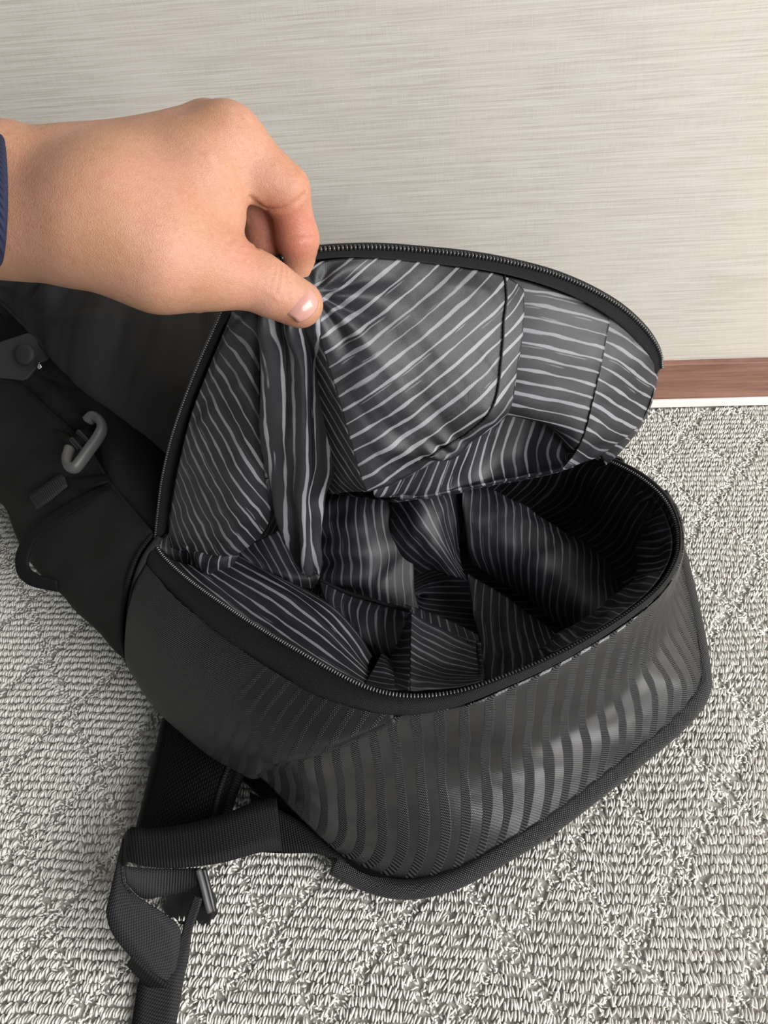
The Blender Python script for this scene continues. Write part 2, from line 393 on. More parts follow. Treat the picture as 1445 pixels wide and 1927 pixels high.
k = NT('grey_carpet_yarn'); ob = k.obj()
n1 = k.noise(ob, 22, 2); n2 = k.noise(ob, 420, 2)
cc = k.mix(k.ramp(n2, .3, .7), (.62, .61, .565), (.84, .83, .785))
cc = k.mix(k.ramp(n1, .4, .7, 0, .35), cc, (.66, .645, .60))
k.P(Base_Color=cc, Roughness=.85, Specular_IOR_Level=.15, Sheen_Weight=.15, Normal=k.bump(k.noise(ob, 1500, 2), .5, .0005))
M['yarn'] = k.m
k = NT('carpet_backing'); k.P(Base_Color=(.40, .39, .355), Roughness=.95, Specular_IOR_Level=.1, Normal=k.bump(k.noise(k.obj(), 700, 2), .8, .001)); M['backing'] = k.m
floor = box_mesh('floor', (-2.2, -1.6, -.03), (2.2, WALL_Y, -.0035), M['backing']); tag(floor, 'light grey loop pile carpet with a diamond pattern', kind='structure')
def carpet():
    px_, py_ = .0042, .0068
    nx = int(1.36 / px_); ny = int(.70 / py_) + 1
    I, J = np.meshgrid(np.arange(nx), np.arange(ny))
    X = -.78 + (I + .5 * 0) * px_ + RNG.normal(0, .0004, I.shape); Y = -.058 + J * py_ + RNG.normal(0, .0005, I.shape)
    X = X + .0016 * vnoise(X * 18, Y * 18, 2); Y = Y + .0022 * vnoise(X * 14, Y * 14, 5)
    X = X.ravel(); Y = Y.ravel()
    w, d, x0, y0 = .04237, .05573, .2475, .6011
    def groove(X, Y):
        a = (X - x0 - .0006 / .0557 * (Y - y0)) / w; b = (Y - y0) / d
        m = np.full(X.shape, 9.0)
        for s in (a + b, a - b):
            m = np.minimum(m, np.abs(s - 2 * np.round(s / 2)) * .0337)
        return m
    g = groove(X, Y) + RNG.normal(0, .0008, X.shape)
    uu = .84 * (X - .07) + .54 * (Y - .20); vv = -.54 * (X - .07) + .84 * (Y - .20)
    inb = (Y < WALL_Y - .0125) & ~((np.abs(uu) < .12) & (vv > .0) & (vv < .36))
    keep = (g > .0042) & inb
    Xl, Yl, gl = X[keep], Y[keep], g[keep]
    pos, ax = [], []
    for s in (-1, 1):
        n = len(Xl)
        lean = RNG.normal(.22, .24, n) + .25 * vnoise(Xl * 30, Yl * 30, 8); tilt = RNG.normal(0, .22, n)
        hgt = .0030 + .0009 * np.clip((gl - .004) / .004, 0, 1) + RNG.normal(0, .0003, n)
        L = .0040 + RNG.normal(0, .0004, n); W = .00112 + RNG.normal(0, .00012, n)
        c, sn = np.cos(lean), np.sin(lean)
        A = np.zeros((n, 3, 3))
        A[:, 0, 0] = c * W; A[:, 0, 1] = -sn * W
        A[:, 1, 0] = sn * L; A[:, 1, 1] = c * L; A[:, 1, 2] = tilt * L * .6
        A[:, 2, 2] = hgt
        ax.append(A)
        pos.append(np.stack([Xl + s * .00105 + RNG.normal(0, .00015, n), Yl + RNG.normal(0, .0004, n), np.full(n, -.0030)], 1))
    # low fuzzy yarn in the diamond grooves
    gx = X[(g <= .0058) & inb]; gy = Y[(g <= .0058) & inb]
    rep = 5; gx = np.repeat(gx, rep) + RNG.normal(0, .0021, len(gx) * rep); gy = np.repeat(gy, rep) + RNG.normal(0, .0026, len(gy) * rep)
    n = len(gx); th = RNG.uniform(0, math.pi, n); L = RNG.uniform(.0014, .0030, n); W = RNG.uniform(.0006, .0011, n)
    A = np.zeros((n, 3, 3)); A[:, 0, 0] = np.cos(th) * W; A[:, 0, 1] = -np.sin(th) * W
    A[:, 1, 0] = np.sin(th) * L; A[:, 1, 1] = np.cos(th) * L; A[:, 1, 2] = RNG.normal(0, .35, n) * L; A[:, 2, 2] = RNG.uniform(.0008, .0014, n)
    pos.append(np.stack([gx, gy, -.0033 + RNG.uniform(0, .0017, n)], 1)); ax.append(A)
    V, Fc = unit_blob(6, 3)
    V[:, 2] = np.where(V[:, 2] < 0, V[:, 2] * .3, V[:, 2])
    V[1:7, :2] *= 1.03
    o = scatter('carpet_pile', V, [f for f in Fc if not (f[2] == f[3] and f[0] == 0)], np.concatenate(pos), np.concatenate(ax), M['yarn'])
    o.parent = floor; tag(o, kind='stuff')
    # the carpet goes on around: plainer loops
    nx, ny = int(1.95 / px_), int(1.10 / py_)
    I, J = np.meshgrid(np.arange(nx), np.arange(ny))
    X = (-1.08 + I * px_ + RNG.normal(0, .0004, I.shape)).ravel(); Y = (-.058 + (J - int(.40 / py_)) * py_ + RNG.normal(0, .0005, I.shape)).ravel()
    g = groove(X, Y)
    m = (Y < WALL_Y - .0125) & ((X < -.781) | (X > .58) | (Y < -.061)) & (g > .0035)
    X, Y = X[m], Y[m]; n = len(X)
    A = np.zeros((n, 3, 3)); le = RNG.normal(.22, .2, n); A[:, 0, 0] = .0020 * np.cos(le); A[:, 0, 1] = -.0020 * np.sin(le); A[:, 1, 0] = .0038 * np.sin(le); A[:, 1, 1] = .0038 * np.cos(le); A[:, 2, 2] = .0038
    V, Fc = unit_blob(5, 3); V[:, 2] = np.where(V[:, 2] < 0, V[:, 2] * .3, V[:, 2])
    o = scatter('carpet_pile', V, [f for f in Fc if not (f[2] == f[3] and f[0] == 0)], np.stack([X, Y, np.full(n, -.003)], 1), A, M['yarn'])
    o.parent = floor; tag(o, kind='stuff')
carpet()
# ------------------------------------------------------------------ backpack
BP_LOC = (-.08, .36, 0)
pack = empty('backpack', BP_LOC); ORIGIN[pack.name] = BP_LOC
tag(pack, 'black backpack lying on the carpet with its striped pocket held open', 'backpack')
def grp(name, first, parent=pack):
    return first
# --- zipper line of the pocket mouth (R) and the outer seam of its tape (S)
RIM = [(290, 1022, .622), (312, 1052, .612), (360, 1095, .592), (430, 1145, .566), (500, 1190, .542), (560, 1225, .522), (620, 1260, .505),
       (680, 1290, .490), (740, 1307, .479), (800, 1310, .474), (870, 1300, .472), (940, 1277, .474), (1020, 1245, .479), (1100, 1205, .488),
       (1180, 1155, .502), (1240, 1105, .517), (1270, 1055, .532), (1276, 1015, .545), (1268, 975, .560), (1245, 935, .578), (1205, 900, .600),
       (1160, 875, .622), (1130, 866, .636)]
SEAM = [(274, 1060, .620), (330, 1124, .590), (400, 1182, .561), (470, 1234, .535), (540, 1278, .515), (600, 1309, .498), (680, 1336, .483),
        (740, 1346, .476), (800, 1342, .470), (870, 1326, .467), (940, 1298, .469), (1020, 1262, .475), (1100, 1219, .484), (1180, 1167, .498),
        (1243, 1114, .514), (1275, 1062, .530), (1283, 1015, .545), (1274, 970, .562), (1252, 928, .581), (1210, 892, .604), (1164, 868, .626), (1132, 858, .640)]
def mid(a, b, lift=0.0, n=30):
    A, B = crom(pts3(a), n), crom(pts3(b), n)
    C = (A + B) / 2; C[:, 2] += lift
    return C
tape = patch('zipper_tape', [crom(pts3(RIM), 60), mid(RIM, SEAM, .0028, 60), crom(pts3(SEAM), 60)], M['tape'], pack, nr=8, nc=160, th=.0012)

# --- coated shell: side wall and base panel
side_rows = [
    SEAM[:8],
    [(250, 1120, .614), (300, 1198, .584), (370, 1260, .556), (440, 1311, .532), (510, 1350, .512), (570, 1374, .497), (640, 1382, .485), (741, 1350, .4755)],
    [(238, 1190, .615), (285, 1265, .589), (345, 1328, .564), (405, 1378, .545), (460, 1412, .528), (515, 1420, .511), (605, 1408, .493), (742, 1354, .475)],
    [(240, 1250, .620), (285, 1318, .600), (345, 1377, .579), (410, 1427, .563), (468, 1452, .547), (520, 1437, .527), (600, 1418, .496), (743, 1358, .4745)],
    [(270, 1290, .655), (320, 1345, .625), (385, 1405, .603), (440, 1447, .585), (480, 1466, .560), (525, 1441, .532), (600, 1420, .498), (744, 1360, .4745)]]
patch('side_shell', side_rows, M['shell_side'], pack, nr=40, nc=90, ang=.62, th=.0018,
      disp=lambda U, V, S, T: wrinkle(U, V, .0010, .05, .09, .4, 3))
base_rows = [
    [(480, 1452, .548), (560, 1424, .512), (640, 1400, .492), (740, 1350, .4755), (870, 1328, .467), (940, 1300, .469), (1020, 1264, .475), (1100, 1221, .484), (1180, 1171, .498), (1243, 1117, .514), (1276, 1064, .530), (1284, 1015, .545), (1275, 968, .563), (1252, 926, .582)],
    [(486, 1462, .551), (580, 1450, .519), (670, 1425, .500), (770, 1388, .485), (885, 1355, .478), (957, 1325, .480), (1038, 1289, .485), (1116, 1246, .494), (1196, 1194, .507), (1254, 1138, .521), (1284, 1078, .536), (1291, 1018, .553), (1280, 966, .572), (1256, 925, .590)],
    [(500, 1476, .556), (610, 1490, .531), (705, 1482, .515), (805, 1458, .505), (900, 1432, .501), (980, 1397, .503), (1062, 1353, .507), (1138, 1308, .513), (1212, 1248, .523), (1268, 1182, .535), (1294, 1105, .550), (1300, 1030, .570), (1286, 966, .592), (1258, 925, .612)],
    [(545, 1512, .558), (640, 1540, .540), (730, 1550, .527), (825, 1538, .518), (918, 1508, .516), (1002, 1464, .519), (1085, 1408, .525), (1160, 1353, .532), (1228, 1294, .541), (1282, 1226, .553), (1307, 1145, .567), (1308, 1050, .592), (1290, 966, .62), (1258, 926, .64)],
    [(600, 1560, .556), (680, 1594, .544), (760, 1612, .533), (845, 1602, .525), (938, 1562, .525), (1023, 1508, .531), (1105, 1448, .540), (1185, 1386, .551), (1250, 1332, .560), (1298, 1275, .570), (1319, 1200, .585), (1313, 1080, .615), (1290, 975, .648), (1256, 930, .668)],
    [(640, 1606, .554), (700, 1638, .545), (775, 1652, .536), (857, 1636, .530), (947, 1588, .532), (1032, 1535, .541), (1114, 1472, .553), (1197, 1407, .566), (1264, 1352, .575), (1313, 1296, .586), (1316, 1240, .604), (1294, 1120, .636), (1264, 1005, .672), (1225, 945, .698)]]
bA = crom(pts3(base_rows[0]), 60); bB = crom(pts3(base_rows[-1]), 60)
prof = [(0, 1), (.05, .985), (.12, .90), (.18, .72), (.25, .53), (.38, .37), (.58, .255), (.80, .14), (1, 0)]
cove = []
for h_, f_ in prof:
    q = bA + (bB - bA) * h_; q[:, 2] = bB[:, 2] + (bA[:, 2] - bB[:, 2]) * f_; cove.append(q)
patch('base_shell', cove, M['shell_bottom'], pack, nr=70, nc=160, ang=0, th=.0018, uvfun=lambda U, V, S, T: .37 * (S + .13 * T + .11 * T ** 3),
      disp=lambda U, V, S, T: (wrinkle(U, V, .0012, .07, .05, .5, 9) + wrinkle(U, V, .0006, .03, .03, .2, 19)) * np.clip(T * 4, 0, 1))
# piping roll round the foot of the bag
PIPE = [(628, 1628, .553), (690, 1658, .546), (762, 1673, .537), (852, 1655, .531), (945, 1606, .533), (1034, 1551, .542), (1118, 1488, .554), (1203, 1420, .568), (1270, 1364, .578), (1316, 1307, .589), (1319, 1250, .608), (1296, 1125, .640), (1264, 1008, .676), (1224, 950, .70)]
tube('piping', pts3(PIPE), .0072, M['piping'], pack, n=180, seg=16)

def teeth(name, pts, parent, spacing=.0021, L=.0017, W=.00085, H=.0011, out=None, mat='teeth'):
    C0 = crom(pts, 2000)
    tot = np.linalg.norm(np.diff(C0, axis=0), axis=1).sum(); n = int(tot / spacing)
    C = crom(pts, n)
    T = np.gradient(C, axis=0); T /= np.linalg.norm(T, axis=1, keepdims=True)
    up = np.array(out if out is not None else [0, -.35, 1.0]); up = up / np.linalg.norm(up)
    A = np.cross(T, up); A /= np.linalg.norm(A, axis=1, keepdims=True); B = np.cross(A, T)
    ax = np.stack([T * W, A * L, B * H], 1)
    V, Fc = unit_blob(8, 5)
    o = scatter(name, V, [f for f in Fc], C + B * H * .4, ax, M[mat]); child(o, parent); tag(o, kind='stuff')
    return o
teeth('zipper_teeth', pts3(RIM), pack, spacing=.0023, L=.0021, W=.00095, H=.0017)

# --- flap -------------------------------------------------------------
# zipper edge of the lifted flap: left edge up to the pinch, then along the top to the far corner
EDGE_L = [(292, 1018, .622), (298, 960, .603), (306, 900, .582), (322, 830, .556), (343, 765, .530), (372, 690, .500), (402, 622, .470), (426, 572, .448), (470, 520, .433)]
EDGE_T = [(470, 520, .433), (525, 488, .427), (570, 474, .428), (640, 467, .432), (720, 466, .439), (800, 472, .448), (880, 480, .458), (960, 494, .470), (1040, 515, .484),
          (1110, 544, .499), (1170, 580, .516), (1215, 622, .533), (1240, 662, .549), (1244, 690, .562)]
EDGE = EDGE_L[:-1] + EDGE_T
HINGE = [(292, 1018, .630), (330, 940, .655), (450, 800, .672), (620, 740, .680), (800, 740, .678), (960, 770, .670), (1060, 820, .660), (1130, 860, .642)]
# outer cloth of the flap (seen from behind): from the hinge over a bulge to the zipper edge
eN = crom(pts3(EDGE), 40); hN = crom(pts3(HINGE), 40)
away = np.array([0.10, .75, .55]) * .055
pin = (1 - np.exp(-((np.linspace(0, 1, 40) - .47) / .17) ** 2))[:, None]
f1 = hN * .66 + eN * .34 + away * (.25 + .75 * pin); f2 = hN * .3 + eN * .7 + away * (.08 + .67 * pin)
f1[0] = hN[0] * .66 + eN[0] * .34; f2[0] = hN[0] * .3 + eN[0] * .7
flap = patch('flap', [hN, f1, f2, eN], M['cloth'], pack, nr=30, nc=80, th=.0015)
flap['label'] = 'lifted flap of matte black cloth with a zipper edge'
def lining(rows, ang, nr=30, nc=40, disp=None, parent=flap, mat='lining', name='lining_panel', off=(0, 0), th=.0005):
    return patch(name, rows, M[mat], parent, nr=nr, nc=nc, ang=ang, disp=disp, uvoff=off, th=th)
# black tape along the flap edge
def inset(row, q):
    return [(a + (c - a) * q, b + (d - b) * q, e + (f - e) * q) for (a, b, e), (c, d, f) in zip(row, row)]
TAPE_T = [(512, 510, .433), (560, 492, .431), (640, 484, .435), (720, 486, .442), (800, 494, .452), (880, 504, .462), (955, 517, .474), (1035, 540, .489), (1100, 568, .504), (1160, 606, .521), (1200, 645, .537), (1226, 680, .552), (1234, 705, .566)]
patch('zipper_tape', [crom(pts3(EDGE_T), 60), crom(pts3(TAPE_T), 60)], M['tape'], flap, nr=4, nc=120, th=.001)
TAPE_L = [(314, 1000, .622), (322, 940, .603), (332, 880, .582), (346, 815, .556), (364, 752, .530), (390, 684, .500), (416, 622, .470), (438, 582, .450)]
patch('zipper_tape', [crom(pts3(EDGE_L[:-1]), 40), crom(pts3(TAPE_L), 40)], M['tape'], flap, nr=4, nc=80, th=.001)
teeth('zipper_teeth', pts3(EDGE_T), flap, spacing=.0025, L=.0017, W=.00105, H=.0016, out=[.1, -.75, .6])
teeth('zipper_teeth', pts3(EDGE_L), flap, spacing=.0024, L=.0011, W=.0009, H=.0011, out=[-.8, -.5, .4])
tube('edge_binding', pts3([(a, b - 5, c + .002) for a, b, c in EDGE_T]), .0013, M['tape'], flap, n=120, seg=8)
# big front panel under the thumb, with its return folds
F3 = [
    [(548, 505, .433), (640, 487, .436), (740, 488, .445), (850, 502, .459), (925, 514, .470), (962, 526, .478), (985, 545, .482)],
    [(575, 550, .434), (650, 545, .437), (740, 540, .446), (840, 548, .458), (920, 560, .468), (962, 570, .475), (986, 585, .480)],
    [(592, 600, .438), (668, 610, .440), (755, 610, .449), (845, 615, .460), (918, 622, .469), (957, 630, .475), (982, 640, .480)],
    [(612, 670, .448), (690, 680, .449), (770, 685, .455), (850, 690, .464), (912, 692, .471), (950, 695, .477), (972, 700, .482)],
    [(640, 760, .464), (710, 770, .463), (785, 772, .466), (852, 770, .471), (905, 765, .476), (940, 760, .481), (965, 752, .486)],
    [(665, 850, .482), (725, 850, .480), (790, 838, .480), (850, 820, .482), (895, 802, .484), (930, 788, .486), (958, 772, .489)],
    [(684, 912, .496), (735, 897, .494), (795, 872, .493), (850, 845, .492), (890, 822, .492), (925, 800, .493), (955, 778, .494)],
    [(694, 925, .506), (742, 905, .503), (800, 878, .501), (852, 850, .499), (892, 826, .499), (927, 803, .499), (955, 781, .499)],
    [(698, 905, .530), (745, 888, .528), (800, 862, .525), (852, 838, .522), (890, 815, .520), (924, 795, .518), (952, 772, .516)]]
def d3(U, V, S, T):
    w = wrinkle(U, V, .0022, .035, .075, -.65, 21) + wrinkle(U, V, .0009, .014, .05, -.6, 25)
    e = np.minimum(np.minimum(S, 1 - S) * 8, 1) * np.minimum(T * 10, 1)
    i0 = (int(T.shape[0] * .13), int(T.shape[1] * .03)); du = U - U[i0]; dv = V - V[i0]
    rad = np.sqrt(du ** 2 + dv ** 2); thp = np.arctan2(dv, du + 1e-6)
    w = w + .0042 * np.sin(thp * 9.0 + 1.2 * np.sin(rad * 60)) * np.exp(-((rad - .018) / .030) ** 2) * np.clip(rad / .012, 0, 1)
    w = w + wrinkle(U, V, .0030, .030, .11, .85, 29)
    ridge = .0035 * np.exp(-((V - .035 - .25 * (U - .0)) / .008) ** 2) * np.clip(1.4 - np.abs(S - .45) * 3, 0, 1)
    w = w + .0022 * np.sin((du * .8 - dv * .6) * 420) * np.exp(-(((S - .52) / .12) ** 2 + ((T - .70) / .07) ** 2))
    return (w + ridge) * e
p3 = lining(F3, ang=.96, nr=110, nc=100, disp=d3)
# left-hand return of that panel, falling back behind the pleat
lining([[(575, 550, .434), (592, 600, .438), (612, 670, .448), (640, 760, .464), (665, 850, .482), (684, 912, .496), (694, 925, .506)],
        [(565, 560, .446), (575, 610, .455), (590, 680, .470), (612, 770, .490), (630, 850, .508), (645, 900, .522), (660, 925, .535)],
        [(556, 570, .465), (560, 620, .480), (566, 690, .500), (580, 780, .525), (592, 850, .545), (605, 900, .558), (620, 930, .565)]], ang=.9, nr=20, nc=50)
# right-hand return
lining([[(985, 545, .482), (986, 585, .480), (982, 640, .480), (972, 700, .482), (965, 752, .486), (955, 781, .499)],
        [(980, 548, .492), (980, 588, .500), (975, 640, .508), (964, 700, .514), (955, 750, .52), (945, 778, .53)]], ang=.9, nr=10, nc=40)
# dark seam stitched down the panel
def stitches(pts, parent, n, L=.0022, r=.00055):
    C = crom(pts3(pts) if not isinstance(pts, np.ndarray) else pts, n * 2)
    A, B = C[0::2], C[1::2]; mid_ = (A + B) / 2; T = B - A; T /= np.linalg.norm(T, axis=1, keepdims=True)
    eye = np.array([0, 0, CAMH]) - mid_; eye /= np.linalg.norm(eye, axis=1, keepdims=True)
    X_ = np.cross(T, eye); X_ /= np.linalg.norm(X_, axis=1, keepdims=True)
    V, Fc = unit_blob(6, 4)
    o = scatter('stitching', V, [f for f in Fc], mid_ + eye * .0008, np.stack([X_ * r, np.cross(X_, T) * r, T * L * .5], 1), M['stitch']); child(o, parent); tag(o, kind='stuff')
    return o
def snap(pts, o, lift=.0006):
    """drop a drawn line on to the sheet o"""
    n = len(o.data.vertices); v = np.empty(n * 3); o.data.vertices.foreach_get('co', v); v = v.reshape(-1, 3)
    c = (v - np.array([0, 0, CAMH])) @ AX; uvp = np.stack([CXP + FPX * c[:, 0] / c[:, 2], CYP + FPX * c[:, 1] / c[:, 2]], 1)
    out = []
    for q in crom(np.array([(a, b, 0) for a, b, _ in pts], float), 40)[:, :2]:
        d2 = ((uvp - q) ** 2).sum(1); m = np.argsort(d2)[:6]; m = m[c[m, 2] < c[m, 2].min() + .006]
        w = 1 / (d2[m] + 1); out.append((v[m] * w[:, None]).sum(0) / w.sum())
    out = np.array(out); eye = np.array([0, 0, CAMH]) - out
    return out + eye / np.linalg.norm(eye, axis=1, keepdims=True) * lift
SE = [(950, 520, .472), (953, 560, .470), (948, 610, .471), (945, 660, .4735), (940, 710, .477), (933, 750, .480), (915, 785, .483), (880, 815, .4845), (840, 840, .4855), (800, 862, .4875), (785, 870, .489)]
stitches(snap(SE, p3), flap, 52, L=.0052, r=.0008)
# panel to the right of the seam, set back
F4 = [
    [(955, 520, .486), (1010, 535, .492), (1070, 555, .503), (1120, 578, .514), (1150, 595, .521)],
    [(955, 580, .496), (1010, 592, .501), (1070, 608, .510), (1118, 622, .517), (1142, 632, .522)],
    [(950, 650, .508), (1005, 660, .512), (1065, 672, .518), (1110, 682, .522), (1130, 688, .526)],
    [(942, 720, .520), (1000, 730, .522), (1055, 742, .526), (1098, 752, .530), (1115, 757, .533)],
    [(935, 768, .530), (990, 778, .530), (1040, 790, .534), (1080, 805, .538), (1100, 815, .542)],
    [(935, 778, .537), (985, 790, .538), (1030, 802, .541), (1065, 822, .546), (1085, 845, .551)],
    [(938, 770, .552), (980, 782, .555), (1020, 796, .556), (1050, 822, .556), (1068, 850, .558)]]
lining(F4, ang=1.57, nr=60, nc=40, disp=lambda U, V, S, T: wrinkle(U, V, .0012, .03, .09, 1.2, 5) * np.minimum(S * 6, 1))
# far side panel up to the outer contour
F5 = [
    [(1145, 592, .520), (1170, 612, .525), (1200, 645, .537), (1226, 680, .552), (1236, 702, .566)],
    [(1140, 632, .522), (1168, 655, .531), (1195, 682, .542), (1220, 708, .557), (1232, 725, .570)],
    [(1130, 688, .526), (1155, 705, .535), (1182, 725, .547), (1208, 742, .562), (1226, 752, .574)],
    [(1115, 757, .533), (1140, 765, .541), (1163, 775, .551), (1190, 784, .566), (1210, 788, .578)],
    [(1100, 815, .542), (1118, 815, .547), (1138, 815, .555), (1160, 816, .569), (1180, 818, .58)],
    [(1080, 855, .552), (1095, 852, .555), (1112, 846, .561), (1135, 840, .573), (1152, 838, .584)],
    [(1058, 882, .556), (1072, 878, .559), (1092, 870, .566), (1115, 862, .577), (1130, 856, .588)]]
lining(F5, ang=1.70, nr=60, nc=40, disp=lambda U, V, S, T: wrinkle(U, V, .0014, .02, .07, 1.3, 15) * np.minimum(S * 6, 1))
# outer skin of that far corner seen edge on
lining([[(1236, 702, .566), (1232, 725, .570), (1226, 752, .574), (1210, 788, .578), (1180, 818, .58), (1152, 838, .584), (1130, 856, .588)],
        [(1236, 708, .585), (1232, 730, .59), (1224, 762, .595), (1206, 802, .60), (1180, 836, .605), (1160, 858, .61), (1138, 876, .615)],
        [(1200, 740, .61), (1200, 760, .612), (1196, 790, .615), (1180, 825, .62), (1160, 850, .625), (1140, 866, .63), (1120, 880, .635)]], ang=.1, nr=20, nc=50)
# underside fold below the tunnel
F6 = [
    [(700, 880, .545), (780, 850, .545), (860, 815, .545), (930, 760, .552), (985, 760, .562), (1040, 775, .566), (1075, 815, .566)],
    [(705, 935, .560), (790, 915, .568), (870, 885, .575), (940, 850, .578), (990, 840, .576), (1035, 845, .568), (1068, 858, .560)],
    [(720, 940, .575), (800, 930, .580), (880, 910, .582), (945, 890, .580), (995, 878, .574), (1038, 872, .565), (1066, 872, .558)],
    [(740, 940, .580), (810, 932, .582), (880, 918, .580), (945, 906, .576), (1000, 897, .570), (1040, 888, .562), (1062, 882, .557)],
    [(745, 945, .60), (810, 935, .602), (880, 922, .60), (945, 910, .596), (1000, 900, .59), (1045, 890, .585), (1080, 878, .58)]]
lining(F6, ang=.25, nr=40, nc=60, disp=lambda U, V, S, T: wrinkle(U, V, .003, .03, .06, .2, 35) * np.minimum((1 - S) * 5, 1))
# left panel from the zipper edge to the pleat
F1 = [
    [(446, 545, .444), (464, 552, .442), (480, 560, .441), (492, 565, .443)],
    [(438, 582, .449), (462, 590, .446), (480, 602, .444), (492, 615, .447)],
    [(415, 640, .474), (445, 645, .466), (472, 655, .462), (490, 662, .466)],
    [(388, 705, .502), (425, 712, .491), (462, 722, .484), (488, 730, .488)],
    [(360, 780, .532), (405, 795, .517), (455, 808, .508), (492, 818, .511)],
    [(340, 860, .560), (390, 880, .543), (450, 895, .533), (500, 905, .535)],
    [(326, 935, .588), (380, 960, .568), (445, 975, .556), (508, 975, .558)],
    [(318, 1000, .612), (372, 1022, .592), (430, 1028, .582), (478, 1018, .582)],
    [(322, 1030, .622), (372, 1045, .603), (415, 1045, .596), (447, 1040, .594)]]
def d1(U, V, S, T):
    return (wrinkle(U, V, .0020, .03, .12, .3, 41) + wrinkle(U, V, .0008, .012, .03, .9, 44)) * np.minimum(S * 6, 1)
lining(F1, ang=-.66, nr=90, nc=50, disp=d1)
# deep pleat under the thumb: three vertical folds
F2 = [
    [(480, 555, .445), (500, 556, .440), (530, 560, .437), (560, 560, .437), (590, 558, .438), (606, 552, .441)],
    [(478, 600, .449), (500, 606, .441), (530, 618, .438), (560, 622, .438), (590, 618, .440), (606, 612, .446)],
    [(486, 660, .470), (503, 664, .458), (532, 672, .455), (565, 680, .460), (600, 690, .468), (622, 690, .480)],
    [(492, 760, .505), (506, 760, .487), (540, 765, .480), (575, 775, .488), (612, 775, .496), (640, 770, .512)],
    [(500, 860, .535), (514, 860, .515), (548, 865, .506), (585, 872, .512), (620, 868, .520), (642, 850, .538)],
    [(512, 930, .556), (530, 935, .537), (556, 938, .529), (580, 938, .530), (598, 930, .538), (612, 900, .553)],
    [(530, 985, .572), (545, 992, .555), (565, 995, .545), (585, 990, .545), (603, 980, .552), (606, 960, .565)],
    [(548, 1040, .588), (560, 1045, .575), (574, 1048, .566), (588, 1045, .566), (600, 1038, .572), (604, 1030, .58)],
    [(568, 1074, .60), (575, 1078, .592), (584, 1081, .586), (592, 1082, .586), (600, 1080, .59), (604, 1078, .595)]]
def d2(U, V, S, T):
    e = np.minimum(np.minimum(S, 1 - S) * 6, 1)
    return (.0052 * np.cos(S * 2 * math.pi * 3.2 + 1.0 + T * 1.5) * np.clip(1.1 - T * .6, .2, 1) + wrinkle(U, V, .0022, .012, .06, .1, 51) + wrinkle(U, V, .0025, .03, .03, .8, 57) * T) * e
lining(F2, ang=.04, nr=100, nc=60, disp=d2)
# crumpled corner at the zipper's end
F7 = [
    [(320, 985, .618), (345, 1000, .606), (385, 1022, .598), (430, 1035, .594), (450, 1045, .594)],
    [(318, 1010, .622), (340, 1020, .608), (378, 1028, .602), (415, 1045, .590), (448, 1048, .594)],
    [(330, 1032, .626), (350, 1040, .612), (380, 1050, .596), (410, 1062, .592), (440, 1058, .598)],
    [(345, 1052, .628), (358, 1065, .616), (378, 1078, .604), (400, 1078, .602), (425, 1070, .604)],
    [(358, 1080, .618), (366, 1088, .612), (378, 1090, .610), (395, 1082, .612), (415, 1074, .616)]]
lining(F7, ang=.1, nr=50, nc=50, disp=lambda U, V, S, T: wrinkle(U, V, .0035, .018, .02, .5, 61), name='lining_fold')
# --- inside of the pocket ------------------------------------------------
rimN = crom(pts3(RIM), 70)
hb = crom(pts3([(1130, 866, .640), (1060, 850, .665), (900, 830, .69), (700, 850, .695), (500, 900, .68), (380, 960, .655), (290, 1022, .626)]), 50)
loop = np.vstack([rimN, hb[1:-1]])
cen = loop.mean(0)
def ring(k, z, drop=0.0):
    q = loop * k + cen * (1 - k); q[:, 2] = z + (loop[:, 2] - cen[2]) * max(0, k - .5); return np.vstack([q, q[:1]])
bowl_rows = [np.vstack([loop, loop[:1]]) + np.array([0, 0, -.001]), ring(.97, .105), ring(.93, .07), ring(.80, .045), ring(.5, .040), ring(.004, .042)]
bowl = patch('pocket_lining', bowl_rows, M['lining_shaded'], pack, nr=60, nc=200, ang=.0, th=.0005,
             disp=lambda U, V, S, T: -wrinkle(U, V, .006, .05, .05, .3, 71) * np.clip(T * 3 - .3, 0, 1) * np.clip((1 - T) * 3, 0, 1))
bowl['label'] = 'dark inside of the pocket lined with striped cloth'
def fold(rows, ang, nr=40, nc=50, disp=None, off=(0, 0), mat='lining_shaded'):
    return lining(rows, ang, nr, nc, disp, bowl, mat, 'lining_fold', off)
# sheet along the near left wall, its lit look painted by the lighter lining
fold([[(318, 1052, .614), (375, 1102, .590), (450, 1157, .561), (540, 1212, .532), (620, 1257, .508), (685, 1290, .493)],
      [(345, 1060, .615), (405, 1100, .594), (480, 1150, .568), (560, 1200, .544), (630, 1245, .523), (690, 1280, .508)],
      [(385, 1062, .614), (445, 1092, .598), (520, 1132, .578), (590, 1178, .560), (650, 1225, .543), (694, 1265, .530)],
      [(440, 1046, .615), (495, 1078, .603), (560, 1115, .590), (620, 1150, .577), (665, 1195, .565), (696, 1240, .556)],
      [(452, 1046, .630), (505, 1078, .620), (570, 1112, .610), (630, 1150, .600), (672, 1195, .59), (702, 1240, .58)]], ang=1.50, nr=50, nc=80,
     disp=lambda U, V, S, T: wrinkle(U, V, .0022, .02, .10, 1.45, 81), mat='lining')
# hanging cloth behind it, under the pleat
fold([[(450, 1035, .625), (480, 1020, .628), (520, 1000, .632), (560, 985, .640)],
      [(455, 1048, .622), (500, 1050, .622), (545, 1055, .624), (590, 1062, .628)],
      [(470, 1062, .622), (520, 1078, .618), (560, 1085, .618), (602, 1084, .620)],
      [(490, 1075, .628), (530, 1092, .624), (560, 1105, .622), (590, 1108, .622)]], ang=-.12, nr=40, nc=40)
